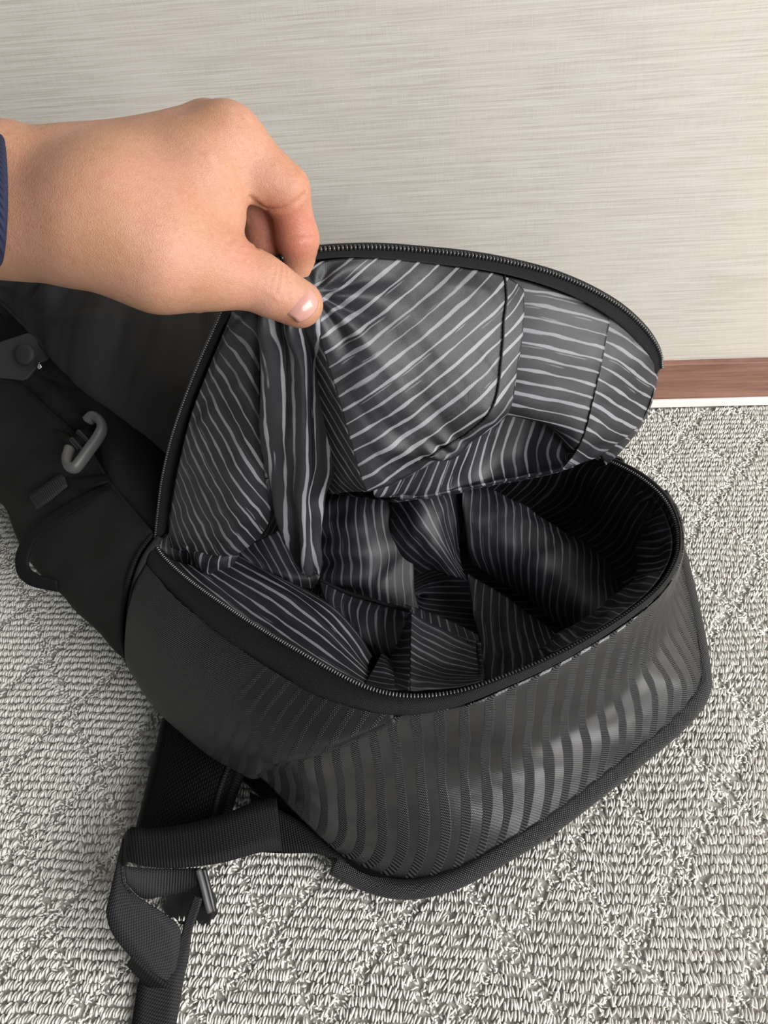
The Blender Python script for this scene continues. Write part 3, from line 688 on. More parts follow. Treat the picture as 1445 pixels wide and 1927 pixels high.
# bright middle cloth
fold([[(560, 925, .665), (620, 915, .660), (700, 905, .655), (790, 900, .655)],
      [(565, 975, .650), (625, 965, .640), (690, 955, .632), (785, 935, .640)],
      [(590, 1010, .640), (640, 1010, .628), (700, 1010, .626), (770, 990, .640)],
      [(600, 1050, .640), (650, 1050, .628), (705, 1055, .626), (775, 1050, .642)],
      [(600, 1085, .640), (650, 1092, .630), (710, 1100, .628), (780, 1105, .640)],
      [(605, 1100, .65), (660, 1118, .64), (720, 1135, .635), (790, 1150, .64)]], ang=.05, nr=70, nc=60,
     disp=lambda U, V, S, T: wrinkle(U, V, .0045, .035, .05, .9, 91) + .004 * np.sin(V * 260 + 1.0) * np.clip(1 - S * 1.6, 0, 1) * np.clip(T * 2, 0, 1))
# dark fold across the middle
fold([[(740, 930, .640), (790, 915, .630), (840, 910, .640), (880, 925, .655)],
      [(735, 990, .632), (790, 975, .612), (835, 975, .620), (870, 990, .645)],
      [(745, 1040, .640), (800, 1020, .615), (840, 1030, .620), (870, 1050, .645)],
      [(780, 1080, .655), (820, 1070, .640), (850, 1080, .642), (880, 1095, .655)]], ang=-.55, nr=50, nc=40,
     disp=lambda U, V, S, T: wrinkle(U, V, .004, .03, .04, .3, 97))
# long roll of cloth on the right
fold([[(865, 905, .660), (950, 930, .655), (1050, 985, .650), (1140, 1060, .640), (1200, 1130, .625)],
      [(868, 925, .640), (945, 950, .636), (1035, 1005, .628), (1120, 1080, .616), (1180, 1150, .602)],
      [(872, 970, .630), (940, 1000, .622), (1020, 1055, .612), (1090, 1120, .600), (1150, 1175, .590)],
      [(880, 1020, .635), (940, 1050, .628), (1005, 1100, .616), (1065, 1150, .604), (1120, 1195, .592)],
      [(890, 1060, .650), (940, 1090, .645), (995, 1135, .632), (1050, 1175, .618), (1100, 1215, .602)]], ang=-.35, nr=60, nc=70,
     disp=lambda U, V, S, T: wrinkle(U, V, .0035, .03, .06, .6, 101))
# cloth lying against the near wall, lower right
fold([[(880, 1080, .640), (950, 1120, .630), (1010, 1160, .618), (1080, 1195, .600), (1160, 1180, .580)],
      [(890, 1150, .615), (960, 1180, .602), (1020, 1200, .592), (1090, 1215, .580), (1170, 1185, .560)],
      [(905, 1220, .585), (970, 1235, .572), (1030, 1235, .562), (1100, 1225, .550), (1190, 1180, .535)],
      [(905, 1280, .545), (975, 1270, .535), (1040, 1250, .530), (1110, 1220, .522), (1195, 1165, .515)]], ang=.05, nr=50, nc=60,
     disp=lambda U, V, S, T: wrinkle(U, V, .004, .035, .05, .4, 111) * np.clip((1 - T) * 4, 0, 1))
# facing strip under the far rim
fold([[(1132, 872, .640), (1160, 882, .628), (1200, 908, .606), (1238, 945, .583), (1258, 985, .565), (1265, 1020, .549), (1258, 1055, .537), (1232, 1100, .522), (1180, 1147, .508), (1110, 1192, .494), (1040, 1228, .484)],
      [(1128, 895, .655), (1150, 905, .645), (1180, 928, .628), (1208, 960, .607), (1224, 995, .590), (1230, 1025, .575), (1226, 1060, .560), (1204, 1097, .545), (1158, 1140, .528), (1094, 1184, .511), (1024, 1222, .497)],
      [(1120, 915, .675), (1140, 925, .665), (1165, 950, .65), (1190, 980, .63), (1200, 1005, .615), (1200, 1030, .605), (1196, 1060, .595), (1180, 1092, .58), (1140, 1134, .56), (1080, 1178, .543), (1012, 1218, .528)]],
     ang=.25, nr=24, nc=140, disp=lambda U, V, S, T: wrinkle(U, V, .003, .02, .03, .2, 121) * np.clip(T * 4, 0, 1))
# divider pocket with a bound upper edge
fold([[(600, 1094, .612), (650, 1118, .607), (700, 1132, .600), (745, 1146, .592), (772, 1152, .586)],
      [(610, 1125, .602), (660, 1150, .592), (710, 1165, .585), (750, 1175, .580), (775, 1180, .580)],
      [(640, 1165, .592), (685, 1195, .580), (725, 1215, .574), (755, 1225, .574), (775, 1225, .580)],
      [(675, 1215, .585), (705, 1240, .578), (735, 1255, .576), (758, 1262, .578), (775, 1268, .585)],
      [(690, 1260, .585), (715, 1275, .585), (740, 1285, .585), (760, 1290, .585), (775, 1295, .585)]], ang=.2, nr=40, nc=50,
     disp=lambda U, V, S, T: wrinkle(U, V, .003, .03, .04, .2, 131))
# upright tent fold at the near rim: two faces
fold([[(774, 1152, .566), (820, 1180, .574), (870, 1205, .582), (900, 1210, .585)],
      [(773, 1190, .548), (825, 1215, .557), (875, 1232, .565), (902, 1238, .568)],
      [(772, 1240, .524), (825, 1258, .533), (875, 1266, .541), (904, 1266, .545)],
      [(770, 1300, .492), (820, 1303, .498), (870, 1298, .505), (905, 1288, .511)]], ang=1.75, nr=40, nc=40,
     disp=lambda U, V, S, T: wrinkle(U, V, .003, .04, .04, .2, 141) * np.minimum(S * 5, 1), mat='lining_shaded')
fold([[(774, 1152, .566), (772, 1154, .572), (768, 1158, .58)],
      [(772, 1200, .545), (755, 1215, .56), (740, 1225, .572)],
      [(771, 1250, .520), (745, 1258, .532), (722, 1262, .545)],
      [(770, 1300, .490), (735, 1298, .497), (690, 1290, .505)]], ang=1.2, nr=30, nc=24)
fold([[(720, 1226, .560), (728, 1235, .553), (745, 1255, .548)],
      [(705, 1255, .530), (728, 1262, .523), (755, 1278, .522)],
      [(686, 1288, .500), (722, 1296, .496), (768, 1303, .493)]], ang=1.35, nr=30, nc=24)
# band with stitched seam between the tent and the right-hand cloth
fold([[(755, 1135, .612), (800, 1150, .608), (850, 1170, .602), (900, 1195, .594)],
      [(775, 1160, .60), (815, 1180, .596), (860, 1198, .592), (902, 1212, .586)]], ang=.1, nr=10, nc=30)
stitches([(780, 1163, .588), (820, 1184, .584), (862, 1201, .58), (898, 1213, .576)], bowl, 16, L=.0035, r=.0006)
stitches([(898, 1213, .574), (903, 1240, .562), (905, 1265, .545), (905, 1285, .515)], bowl, 12, L=.0035, r=.0006)
tube('seam_binding', pts3([(600, 1090, .610), (650, 1114, .605), (700, 1129, .598), (745, 1143, .590), (774, 1150, .575)]), .0016, M['stitch'], bowl, n=40, seg=8)
tube('seam_binding', pts3([(900, 1210, .583), (903, 1235, .566), (906, 1262, .547), (905, 1285, .515)]), .0022, M['lining_shaded'], bowl, n=30, seg=8)

# cloth joining the flap to the pocket's far edge
patch('hinge_cloth', [hN, (hN + crom(hb[::-1], 40)) / 2 + np.array([0, 0, -.004]), crom(hb[::-1], 40)], M['lining_shaded'], pack, nr=10, nc=60, th=.0006)
f6b = crom(pts3(F6[-1]), 30); hsub = crom(hb[::-1][14:46], 30)
patch('hinge_cloth', [f6b, (f6b + hsub) / 2 + np.array([0, 0, -.006]), hsub + np.array([0, -.002, -.002])], M['lining_shaded'], pack, nr=12, nc=50, th=.0006)
# --- left part of the bag: top panel, gusset, side pocket -----------------
def zr(row, z=None):
    return np.array([PZ(q[0], q[1], q[2] if z is None else z) for q in row])
E1 = [(-40, 524, .196), (0, 562, .194), (58, 620, .190), (117, 688, .186), (195, 750, .180), (272, 808, .172), (311, 843, .165), (345, 872, .157)]
top_rows = [
    zr([(a + 8, b - 2, c - .016) for a, b, c in E1]), zr([(a - 1, b + 4, c - .006) for a, b, c in E1]), zr(E1),
    zr([(-36, 520, .199), (15, 552, .199), (80, 604, .199), (150, 660, .197), (230, 712, .192), (310, 770, .184), (350, 812, .176), (380, 850, .165)]),
    zr([(-30, 516, .203), (25, 540, .205), (95, 572, .208), (180, 612, .208), (270, 660, .203), (350, 720, .195), (390, 780, .185), (420, 830, .17)]),
    zr([(-20, 522, .202), (30, 526, .206), (105, 528, .212), (200, 556, .213), (300, 592, .208), (400, 622, .203), (460, 680, .194), (500, 760, .178)]),
    zr([(-10, 524, .19), (40, 522, .195), (130, 520, .203), (240, 530, .204), (350, 545, .200), (450, 560, .195), (540, 620, .185), (600, 690, .17)])]
tb = top_rows[-1].copy(); tb[:, 2] = .09; tb[:, 1] = np.minimum(tb[:, 1] + .012, WALL_Y - .02); tb[:, 0] += .02
top_rows = [np.minimum(r, [9, WALL_Y - .018, 9]) for r in top_rows] + [tb]
def dtop(U, V, S, T):
    w = wrinkle(U, V, .0036, .035, .14, .75, 201) + wrinkle(U, V, .0014, .015, .08, .7, 203)
    sw = .0060 * np.exp(-(((S - .26) / .05) ** 2 + ((T - .62) / .10) ** 2)) - .0050 * np.exp(-(((S - .20) / .04) ** 2 + ((T - .60) / .10) ** 2))
    cr = .0028 * np.exp(-(((T - .55) - (S - .42) * .9) / .035) ** 2) * np.exp(-((S - .45) / .14) ** 2)
    return (w + sw + cr) * np.clip(T * 6 - .8, 0, 1)
topp = patch('top_panel', top_rows, M['cloth'], pack, nr=90, nc=120, ang=.3, th=.0015, disp=dtop)
E2 = [(-80, 700, .136), (0, 716, .136), (39, 725, .136), (97, 777, .135), (136, 812, .134), (170, 850, .131), (205, 905, .127), (245, 955, .126), (287, 1004, .126)]
gus = [zr([(-60, 530, .178), (0, 575, .176), (58, 632, .172), (117, 700, .168), (170, 740, .164), (225, 785, .158), (272, 820, .152), (300, 860, .143), (312, 920, .130)]),
       zr([(-60, 600, .158), (5, 625, .155), (60, 668, .152), (120, 725, .150), (175, 775, .147), (220, 820, .144), (262, 862, .139), (290, 905, .134), (303, 960, .126)]),
       zr([(-70, 660, .147), (5, 680, .146), (55, 705, .145), (112, 755, .143), (160, 800, .140), (200, 850, .136), (238, 900, .132), (270, 945, .129), (297, 990, .125)]),
       zr([(a + 2, b - 1, c - .004) for a, b, c in E2]), zr([(a - 2, b + 22, c - .022) for a, b, c in E2])]
patch('gusset', gus, M['cloth_pocket'], pack, nr=40, nc=80, ang=.2, th=.0012,
      disp=lambda U, V, S, T: wrinkle(U, V, .0030, .035, .05, .2, 211) + .006 * np.exp(-(((S - .80) / .07) ** 2 + ((T - .55) / .3) ** 2)) - .008 * np.exp(-(((S - .62) / .06) ** 2 + ((T - .8) / .3) ** 2)) - .016 * np.exp(-((T - .02) / .16) ** 2))
SIL = [(-80, 905, .058), (0, 950, .057), (32, 1018, .056), (70, 1070, .054), (110, 1112, .053), (150, 1152, .052), (190, 1192, .051), (232, 1240, .049), (264, 1278, .047)]
side = [zr(E2),
        zr([(-80, 775, .121), (0, 800, .121), (58, 832, .120), (108, 872, .119), (148, 912, .118), (184, 952, .117), (216, 995, .116), (242, 1028, .115), (262, 1042, .114)]),
        zr([(-80, 850, .094), (0, 880, .094), (52, 925, .094), (94, 968, .094), (134, 1010, .093), (172, 1050, .092), (206, 1088, .092), (226, 1110, .092), (240, 1105, .094)]),
        zr([(-80, 890, .073), (0, 930, .073), (40, 985, .072), (78, 1032, .071), (118, 1076, .070), (158, 1118, .069), (196, 1158, .068), (218, 1184, .068), (230, 1190, .070)]),
        zr(SIL), zr([(a + 4, b - 4, .02) for a, b, c in SIL]), zr([(a + 10, b - 10, .003) for a, b, c in SIL])]
pocket = patch('side_pocket', side, M['cloth_pocket'], pack, nr=70, nc=90, ang=.3, th=.0016,
      disp=lambda U, V, S, T: wrinkle(U, V, .0028, .045, .09, .9, 221) + wrinkle(U, V, .0008, .018, .05, .7, 223))
HEM = [(288, 1004, .127), (262, 1040, .117), (245, 1082, .105), (233, 1140, .085), (230, 1195, .070), (240, 1245, .056), (264, 1280, .046)]
tube('pocket_hem', zr(HEM), .0021, M['web'], pocket, n=50, seg=8)
tube('pocket_hem', zr([(a + 13, b + 6, c) for a, b, c in HEM]), .0030, M['cloth_pocket'], pocket, n=50, seg=8)
tube('seam_cord', zr([(a, b, c + .001) for a, b, c in E2]), .0016, M['cloth_pocket'], pocket, n=50, seg=8)
tube('seam_cord', zr([(a - 2, b + 3, c - .004) for a, b, c in E1]), .0019, M['cloth'], topp, n=60, seg=8)

# back panel on the floor
bpoly = [PZ(*q) for q in [(655, 1632, .016), (780, 1650, .016), (950, 1585, .016), (1120, 1465, .016), (1300, 1300, .016), (1310, 1150, .016), (1260, 990, .016)]]
bpoly += [np.array(q) for q in [(.10, .52, .016), (-.03, .60, .016), (-.20, .62, .016), (-.36, .60, .016), (-.44, .52, .016), (-.40, .42, .016), (-.30, .31, .016), (-.19, .215, .016)]]
bp = crom(np.array(bpoly), 80, closed=True)
cb = bp.mean(0); V = np.vstack([bp, bp + [0, 0, -.014], [cb, cb + [0, 0, -.014]]]); n = 80
Fc = [(i, (i + 1) % n, n + (i + 1) % n, n + i)[::-1] for i in range(n)] + [(i, (i + 1) % n, 2 * n) for i in range(n)] + [(n + (i + 1) % n, n + i, 2 * n + 1) for i in range(n)]
me = mesh('back_panel', V, Fc, False); child(link('back_panel', me, M['mesh_pad']), pack)

# far side wall of the bag (towards the wall of the room)
farw = [zr([(1254, 935, .02), ], None)]
fr0 = np.array([P(1132, 858, .640), P(1060, 845, .668), P(900, 820, .70), P(700, 800, .70)])
fr1 = fr0 * [1, 1, 0] + [.03, .03, .08]; fr2 = fr0 * [1, 1, 0] + [.03, .035, .01]
for r in (fr0, fr1, fr2): r[:, 1] = np.minimum(r[:, 1], WALL_Y - .02)
patch('far_side_panel', [fr0, fr1, fr2], M['cloth'], pack, nr=20, nc=40, th=.0015)

# --- straps and hardware on the side --------------------------------------
def strap(name, a, b, mat, parent=pack, th=.0016, nr=5, nc=60, ang=0.0):
    """webbing between two edges"""
    fa = pts3(a) if not isinstance(a, np.ndarray) else a; fb = pts3(b) if not isinstance(b, np.ndarray) else b
    return patch(name, [fa, fb], M[mat], parent, nr=nr, nc=nc, th=th, ang=ang)
def ribbon(name, centre, width, mat, parent=pack, side=None, th=.0016, nc=60):
    C = crom(centre, nc); T = np.gradient(C, axis=0); T /= np.linalg.norm(T, axis=1, keepdims=True)
    up = np.array(side if side is not None else [0, -.45, .9]); A = np.cross(T, up); A /= np.linalg.norm(A, axis=1, keepdims=True)
    return patch(name, [C - A * width / 2, C + A * width / 2], M[mat], parent, nr=5, nc=nc, th=th)
# hooked buckle
hk = tube('hook_buckle', pts3([(166, 792, .668), (176, 784, .666), (188, 792, .664), (192, 806, .662), (184, 824, .660), (168, 846, .656), (152, 868, .652), (141, 880, .650), (130, 878, .651), (126, 864, .654), (131, 844, .660)]), .0043, M['hook'], pack, n=70, seg=12, flat=1.45)
hk['label'] = 'grey plastic hook buckle'
tube('crossbar', pts3([(148, 812, .668), (166, 830, .664), (176, 838, .661)]), .0030, M['plastic'], hk, n=16, seg=8)
tube('crossbar', pts3([(136, 826, .668), (154, 846, .662), (164, 854, .658)]), .0030, M['plastic'], hk, n=16, seg=8)
strap('webbing_strap', [(118, 830, .702), (140, 842, .672), (150, 850, .664), (166, 838, .662), (192, 822, .672), (215, 815, .69)], [(104, 808, .704), (126, 818, .676), (138, 826, .668), (152, 812, .668), (176, 796, .680), (200, 790, .695)], 'web')
tab = strap('webbing_tab', [(54, 932, .690), (80, 915, .685), (112, 894, .683), (122, 900, .684)], [(70, 958, .684), (94, 942, .680), (124, 918, .680), (131, 916, .684)], 'web_grey', th=.002)
strap('webbing_strap', [(122, 900, .684), (150, 900, .672), (185, 895, .664), (210, 892, .668)], [(131, 922, .680), (158, 920, .668), (190, 912, .660), (212, 905, .664)], 'web')
strap('webbing_loop', [(214, 902, .662), (150, 935, .668), (98, 966, .680), (54, 1002, .692), (32, 1040, .694), (33, 1078, .69), (58, 1102, .683), (110, 1114, .676)],
      [(216, 918, .658), (160, 950, .664), (112, 982, .674), (72, 1012, .684), (56, 1040, .688), (54, 1066, .686), (70, 1080, .681), (108, 1092, .678)], 'web', th=.0018)
# press-stud patch at the roll top
pp = [(-40, 650), (0, 643), (30, 633), (52, 626), (64, 633), (84, 652), (100, 668), (92, 676), (77, 681), (64, 697), (50, 713), (42, 716), (20, 713), (-40, 708)]
sp = np.array([P(x, y, .706 - .00009 * (y - 640) + .00004 * x) for x, y in pp]); n = len(sp)
back = np.array([q + (AX @ np.array([0, 0, 1.0])) * .004 for q in sp])
me = mesh('stud_patch', np.vstack([sp, back]), [tuple(range(n))[::-1], tuple(range(n, 2 * n))] + [(i, (i + 1) % n, n + (i + 1) % n, n + i) for i in range(n)], False)
stp = child(link('stud_patch', me, M['rubber']), pack); bevel(stp, .001)
def disc(name, px, py, d, r, h, nrm, mat, parent, seg=32):
    c = P(px, py, d); nrm = np.array(nrm) / np.linalg.norm(nrm); a = np.cross(nrm, [1, 0, 0]); a /= np.linalg.norm(a); b = np.cross(nrm, a)
    V = []; prof = [(r, -h), (r, h * .2), (r * .93, h * .75), (r * .6, h * .95), (0.001, h)]
    for rr, hh in prof:
        for j in range(seg):
            t = 2 * math.pi * j / seg; V.append(c + nrm * hh + rr * (a * math.cos(t) + b * math.sin(t)))
    Fc = grid_faces(len(prof), seg, True).tolist() + [[(len(prof) - 1) * seg + j for j in range(seg)]]
    return child(link(name, mesh(name, V, Fc), M[mat]), parent)
stud = disc('press_stud', 46, 667, .699, .0100, .0022, [-.1, -.62, .78], 'rubber', stp)
disc('stud_socket', 75, 690, .700, .0024, .0015, [0, -.7, .7], 'chrome', pack, 16)
disc('stud_socket', 75, 684, .698, .0013, .0012, [0, -.7, .7], 'chrome', pack, 12)
strap('webbing_strap', [(78, 664, .712), (120, 690, .700), (160, 712, .70)], [(64, 700, .715), (104, 718, .705), (140, 735, .705)], 'web')

# --- straps in front of the bag -------------------------------------------
# shoulder strap pad, mesh with smooth edging
pad_top = [[(335, 1325, .030), (318, 1362, .028), (304, 1420, .025), (290, 1480, .022), (272, 1555, .020), (262, 1600, .016)],
           [(360, 1335, .036), (345, 1375, .034), (330, 1430, .032), (316, 1490, .030), (300, 1560, .027), (292, 1605, .02)],
           [(400, 1370, .040), (390, 1405, .038), (376, 1455, .036), (364, 1510, .034), (352, 1570, .030), (345, 1610, .022)],
           [(440, 1410, .034), (428, 1445, .032), (412, 1490, .030), (402, 1535, .028), (392, 1580, .025), (385, 1612, .018)],
           [(460, 1430, .020), (446, 1460, .018), (430, 1500, .016), (418, 1540, .014), (406, 1590, .012), (398, 1620, .010)]]
sh = patch('shoulder_strap', [zr(r) for r in pad_top], M['mesh_pad'], pack, nr=24, nc=50, th=.004)
sh['label'] = 'padded black mesh shoulder strap'
tube('edging', zr([(a, b, c - .006) for a, b, c in pad_top[0]]), .0065, M['web'], sh, n=40, seg=10)
tube('edging', zr(pad_top[4]), .0060, M['web'], sh, n=40, seg=10)
tube('edging', zr([(a, b, c + .002) for a, b, c in pad_top[3]]), .0022, M['web'], sh, n=40, seg=8)
bx = [P(x, y, .612) for x, y in [(276, 1424), (290, 1414), (302, 1420), (300, 1470), (288, 1476), (290, 1448), (277, 1440)]]; n = len(bx)
bk = [q + np.array([0, .002, -.008]) for q in bx]
child(link('strap_adjuster', mesh('strap_adjuster', np.vstack([bx, bk]), [tuple(range(n))[::-1], tuple(range(n, 2 * n))] + [(i, (i + 1) % n, n + (i + 1) % n, n + i) for i in range(n)], False), M['hook']), sh)
# anchor patch under the base
strap('strap_anchor', [(470, 1490, .580), (520, 1520, .572), (570, 1550, .566), (640, 1600, .560)], [(489, 1604, .560), (540, 1606, .556), (600, 1606, .553), (650, 1625, .55)], 'web', th=.004)
# black webbing from the anchor, folding over at the left
strap('webbing_strap', [(520, 1500, .565), (477, 1510, .558), (416, 1534, .548), (345, 1552, .541), (283, 1560, .537), (250, 1557, .537), (234, 1573, .540), (231, 1592, .546)],
      [(530, 1600, .545), (489, 1604, .537), (416, 1623, .525), (333, 1633, .520), (275, 1630, .520), (243, 1622, .522), (234, 1628, .526), (231, 1634, .532)], 'web', th=.002)
strap('webbing_strap', [(232, 1578, .538), (226, 1600, .534), (214, 1650, .526), (205, 1690, .520), (200, 1718, .517), (212, 1757, .515), (246, 1800, .515), (290, 1838, .517), (322, 1864, .519)],
      [(232, 1630, .528), (231, 1640, .527), (235, 1664, .524), (250, 1682, .523), (275, 1698, .524), (306, 1718, .525), (337, 1745, .526), (338, 1782, .524), (326, 1842, .521)], 'web_grey', th=.002, nc=80)
strap('webbing_end', [(252, 1796, .5155), (288, 1830, .5165), (328, 1858, .518)], [(240, 1812, .518), (276, 1850, .519), (316, 1886, .520)], 'web', th=.004)
# inner run of webbing to the ladder-lock
strap('webbing_strap', [(234, 1630, .535), (270, 1634, .545), (320, 1636, .550), (376, 1634, .548)], [(238, 1662, .536), (268, 1690, .542), (315, 1684, .548), (378, 1674, .548)], 'web_grey', th=.002)
lk = [P(x, y, d) for x, y, d in [(318, 1682, .550), (345, 1672, .548), (384, 1664, .545), (398, 1690, .545), (402, 1722, .545), (394, 1748, .546), (374, 1760, .548), (345, 1752, .55), (318, 1730, .552), (302, 1708, .553)]]; n = len(lk)
lb = [q + np.array([.0, .004, -.012]) for q in lk]
lock = child(link('ladder_lock', mesh('ladder_lock', np.vstack([lk, lb]), [tuple(range(n))[::-1], tuple(range(n, 2 * n))] + [(i, (i + 1) % n, n + (i + 1) % n, n + i) for i in range(n)], False), M['plastic']), pack)
bevel(lock, .002); lock['label'] = 'black plastic ladder lock buckle'
tube('lock_bar', pts3([(373, 1636, .545), (382, 1668, .542), (390, 1700, .540), (395, 1716, .540)]), .0022, M['hook'], lock, n=20, seg=10)
tube('lock_bar', pts3([(382, 1634, .548), (391, 1668, .545), (399, 1700, .543), (403, 1716, .543)]), .0024, M['plastic'], lock, n=20, seg=10)
strap('webbing_strap', zr([(366, 1686, .022), (360, 1700, .021), (348, 1734, .018), (332, 1780, .014), (292, 1815, .010), (264, 1842, .007), (254, 1890, .0045), (244, 1960, .004)]),
      zr([(380, 1690, .022), (376, 1706, .021), (362, 1750, .016), (357, 1785, .012), (352, 1815, .008), (344, 1850, .006), (338, 1890, .0045), (324, 1960, .004)]), 'web_grey', th=.002, nc=80)
# strap and buckle peeping out on the right
strap('webbing_strap', [(1060, 1500, .575), (1120, 1462, .580), (1170, 1422, .584), (1205, 1394, .588)], [(1080, 1510, .568), (1130, 1490, .572), (1190, 1448, .578), (1228, 1412, .584)], 'web', th=.004)
tube('strap_loop', pts3([(1185, 1440, .578), (1212, 1422, .580), (1229, 1404, .584), (1232, 1388, .59), (1224, 1376, .596)]), .0035, M['plastic'], pack, n=30, seg=10)
# ------------------------------------------------------------------ the hand
def rc(a, b, r1, r2):
    return (P(*a), P(*b), r1, r2)
def sd_round_cone(X, a, b, r1, r2):
    ba = b - a; l2 = (ba ** 2).sum(); rr = r1 - r2; a2 = l2 - rr * rr; il2 = 1 / l2
    pa = X - a; y = pa @ ba; z = y - l2
    x2 = ((pa * l2 - y[:, None] * ba) ** 2).sum(1); y2 = y * y * l2; z2 = z * z * l2
    k_ = np.sign(rr) * rr * rr * x2
    out = (np.sqrt(x2 * a2 * il2) + y * rr) * il2 - r1
    m1 = np.sign(z) * a2 * z2 > k_; out[m1] = np.sqrt(x2[m1] + z2[m1]) * il2 - r2
    m2 = (~m1) & (np.sign(y) * a2 * y2 < k_); out[m2] = np.sqrt(x2[m2] + y2[m2]) * il2 - r1
    return out
def smin(a, b, k):
    h = np.clip(.5 + .5 * (b - a) / k, 0, 1)
    return b * (1 - h) + a * h - k * h * (1 - h)
# palm and forearm mass
PALM = [
    (rc((-110, 328, .390), (20, 332, .386), .0230, .0222), .02),
    (rc((20, 334, .386), (150, 350, .386), .0220, .0190), .02),
    (rc((-110, 422, .384), (40, 424, .380), .0215, .0190), .02),
    (rc((40, 424, .380), (170, 430, .378), .0190, .0225), .02),
    (rc((-90, 458, .399), (110, 468, .398), .0165, .0160), .016),        # tendon side of the wrist
    (rc((150, 352, .386), (428, 268, .396), .0208, .0170), .02),         # index metacarpal
    (rc((150, 328, .392), (388, 240, .408), .0165, .0132), .016),        # middle
    (rc((150, 325, .402), (345, 250, .428), .0180, .0125), .018),
    (rc((150, 330, .410), (300, 280, .445), .0170, .0120), .018),
    (rc((165, 435, .378), (300, 478, .384), .0255, .0265), .02),         # thenar mass
    (rc((300, 478, .384), (402, 510, .392), .0265, .0185), .016),
    (rc((220, 390, .376), (400, 395, .391), .0260, .0130), .022),        # web between thumb and index
    (rc((380, 330, .393), (418, 400, .396), .0200, .0088), .014),
    (rc((200, 450, .405), (330, 470, .420), .0220, .0180), .02),         # heel of the palm
]
FING = [
    # thumb
    [(rc((395, 505, .391), (485, 530, .401), .0185, .0142), .010), (rc((485, 530, .401), (562, 571, .413), .0146, .0120), .007), (rc((520, 552, .404), (566, 574, .410), .0128, .0112), .006)],
    # index: knuckle, then down behind the flap
    [(rc((430, 262, .397), (538, 352, .408), .0165, .0118), .012), (rc((505, 345, .404), (530, 362, .407), .0125, .0118), .008), (rc((540, 356, .408), (561, 450, .426), .0120, .0110), .0035), (rc((561, 450, .426), (562, 525, .443), .0108, .0090), .006)],
    # middle
    [(rc((390, 245, .412), (482, 372, .425), .0140, .0112), .010), (rc((482, 372, .425), (500, 448, .438), .0112, .0104), .004), (rc((500, 448, .438), (520, 520, .450), .0104, .0090), .004)],
    # ring
    [(rc((348, 252, .430), (432, 385, .446), .0130, .0108), .010), (rc((432, 385, .446), (440, 470, .452), .0108, .0100), .005), (rc((440, 470, .452), (416, 558, .445), .0100, .0080), .005)],
    # little
    [(rc((302, 282, .446), (372, 400, .460), .0115, .0095), .010), (rc((372, 400, .460), (386, 480, .458), .0095, .0085), .005), (rc((386, 480, .458), (372, 566, .446), .0088, .0074), .005)],
]
def hand_field(X):
    d = None
    for (a, b, r1, r2), k_ in PALM:
        q = sd_round_cone(X, a, b, r1, r2); d = q if d is None else smin(d, q, k_)
    for fi, f in enumerate(FING):
        g = None
        for i, ((a, b, r1, r2), k_) in enumerate(f):
            q = sd_round_cone(X, a, b, r1, r2); g = q if g is None else smin(g, q, k_)
        d = smin(d, g, (.010, .011, .006, .006, .006)[fi])
    return d
def surface_net(field, lo, hi, h):
    n = [int(math.ceil((hi[i] - lo[i]) / h)) + 1 for i in range(3)]
    ax = [lo[i] + h * np.arange(n[i]) for i in range(3)]
    G = np.stack(np.meshgrid(*ax, indexing='ij'), -1).reshape(-1, 3)
    q = 4; nc_ = [(m + q - 1) // q + 1 for m in n]
    Gc = np.stack(np.meshgrid(*[lo[i] + h * q * (np.arange(nc_[i]) - .0) for i in range(3)], indexing='ij'), -1).reshape(-1, 3)
    Dc = field(Gc).reshape(nc_)
    D = np.repeat(np.repeat(np.repeat(Dc, q, 0), q, 1), q, 2)[:n[0], :n[1], :n[2]].copy().ravel()
    near = np.nonzero(np.abs(D) < h * q * 2.2)[0]
    for i in range(0, len(near), 200000):
        D[near[i:i + 200000]] = field(G[near[i:i + 200000]])
    D = D.reshape(n)
    ins = D < 0
    acc = np.zeros((n[0] - 1, n[1] - 1, n[2] - 1, 3)); cnt = np.zeros((n[0] - 1, n[1] - 1, n[2] - 1))
    sl = lambda o, a: slice(o, n[a] - 1 + o)
    corners = [(i, j, k) for i in (0, 1) for j in (0, 1) for k in (0, 1)]
    for c in corners:
        for a in range(3):
            if c[a]: continue
            e = list(c); e[a] = 1
            d0 = D[sl(c[0], 0), sl(c[1], 1), sl(c[2], 2)]; d1 = D[sl(e[0], 0), sl(e[1], 1), sl(e[2], 2)]
            m = (d0 < 0) != (d1 < 0)
            t = np.where(m, d0 / np.where(m, d0 - d1, 1), 0)
            p = np.array(c, float); v = np.zeros(acc.shape); v[..., :] = p; v[..., a] += t
            acc += np.where(m[..., None], v, 0); cnt += m
    act = cnt > 0
    idx = -np.ones(act.shape, np.int64); idx[act] = np.arange(act.sum())
    cell = np.stack(np.nonzero(act), 1)
    V = np.array(lo) + h * (cell + acc[act] / cnt[act][:, None])
    Fc = []
    for a in range(3):
        b, c = (a + 1) % 3, (a + 2) % 3
        s0 = [slice(None)] * 3; s1 = [slice(None)] * 3; s0[a] = slice(0, n[a] - 1); s1[a] = slice(1, n[a])
        A = ins[tuple(s0)]; B = ins[tuple(s1)]
        ch = np.argwhere(A != B)
        ok = (ch[:, b] > 0) & (ch[:, c] > 0) & (ch[:, b] < n[b] - 1) & (ch[:, c] < n[c] - 1); ch = ch[ok]
        def at_(db, dc):
            q = ch.copy(); q[:, b] -= db; q[:, c] -= dc; return idx[q[:, 0], q[:, 1], q[:, 2]]
        quad = np.stack([at_(1, 1), at_(0, 1), at_(0, 0), at_(1, 0)], 1)
        fl = A[tuple(ch.T)]
        quad[~fl] = quad[~fl][:, ::-1]
        Fc.append(quad)
    return V, np.concatenate(Fc)
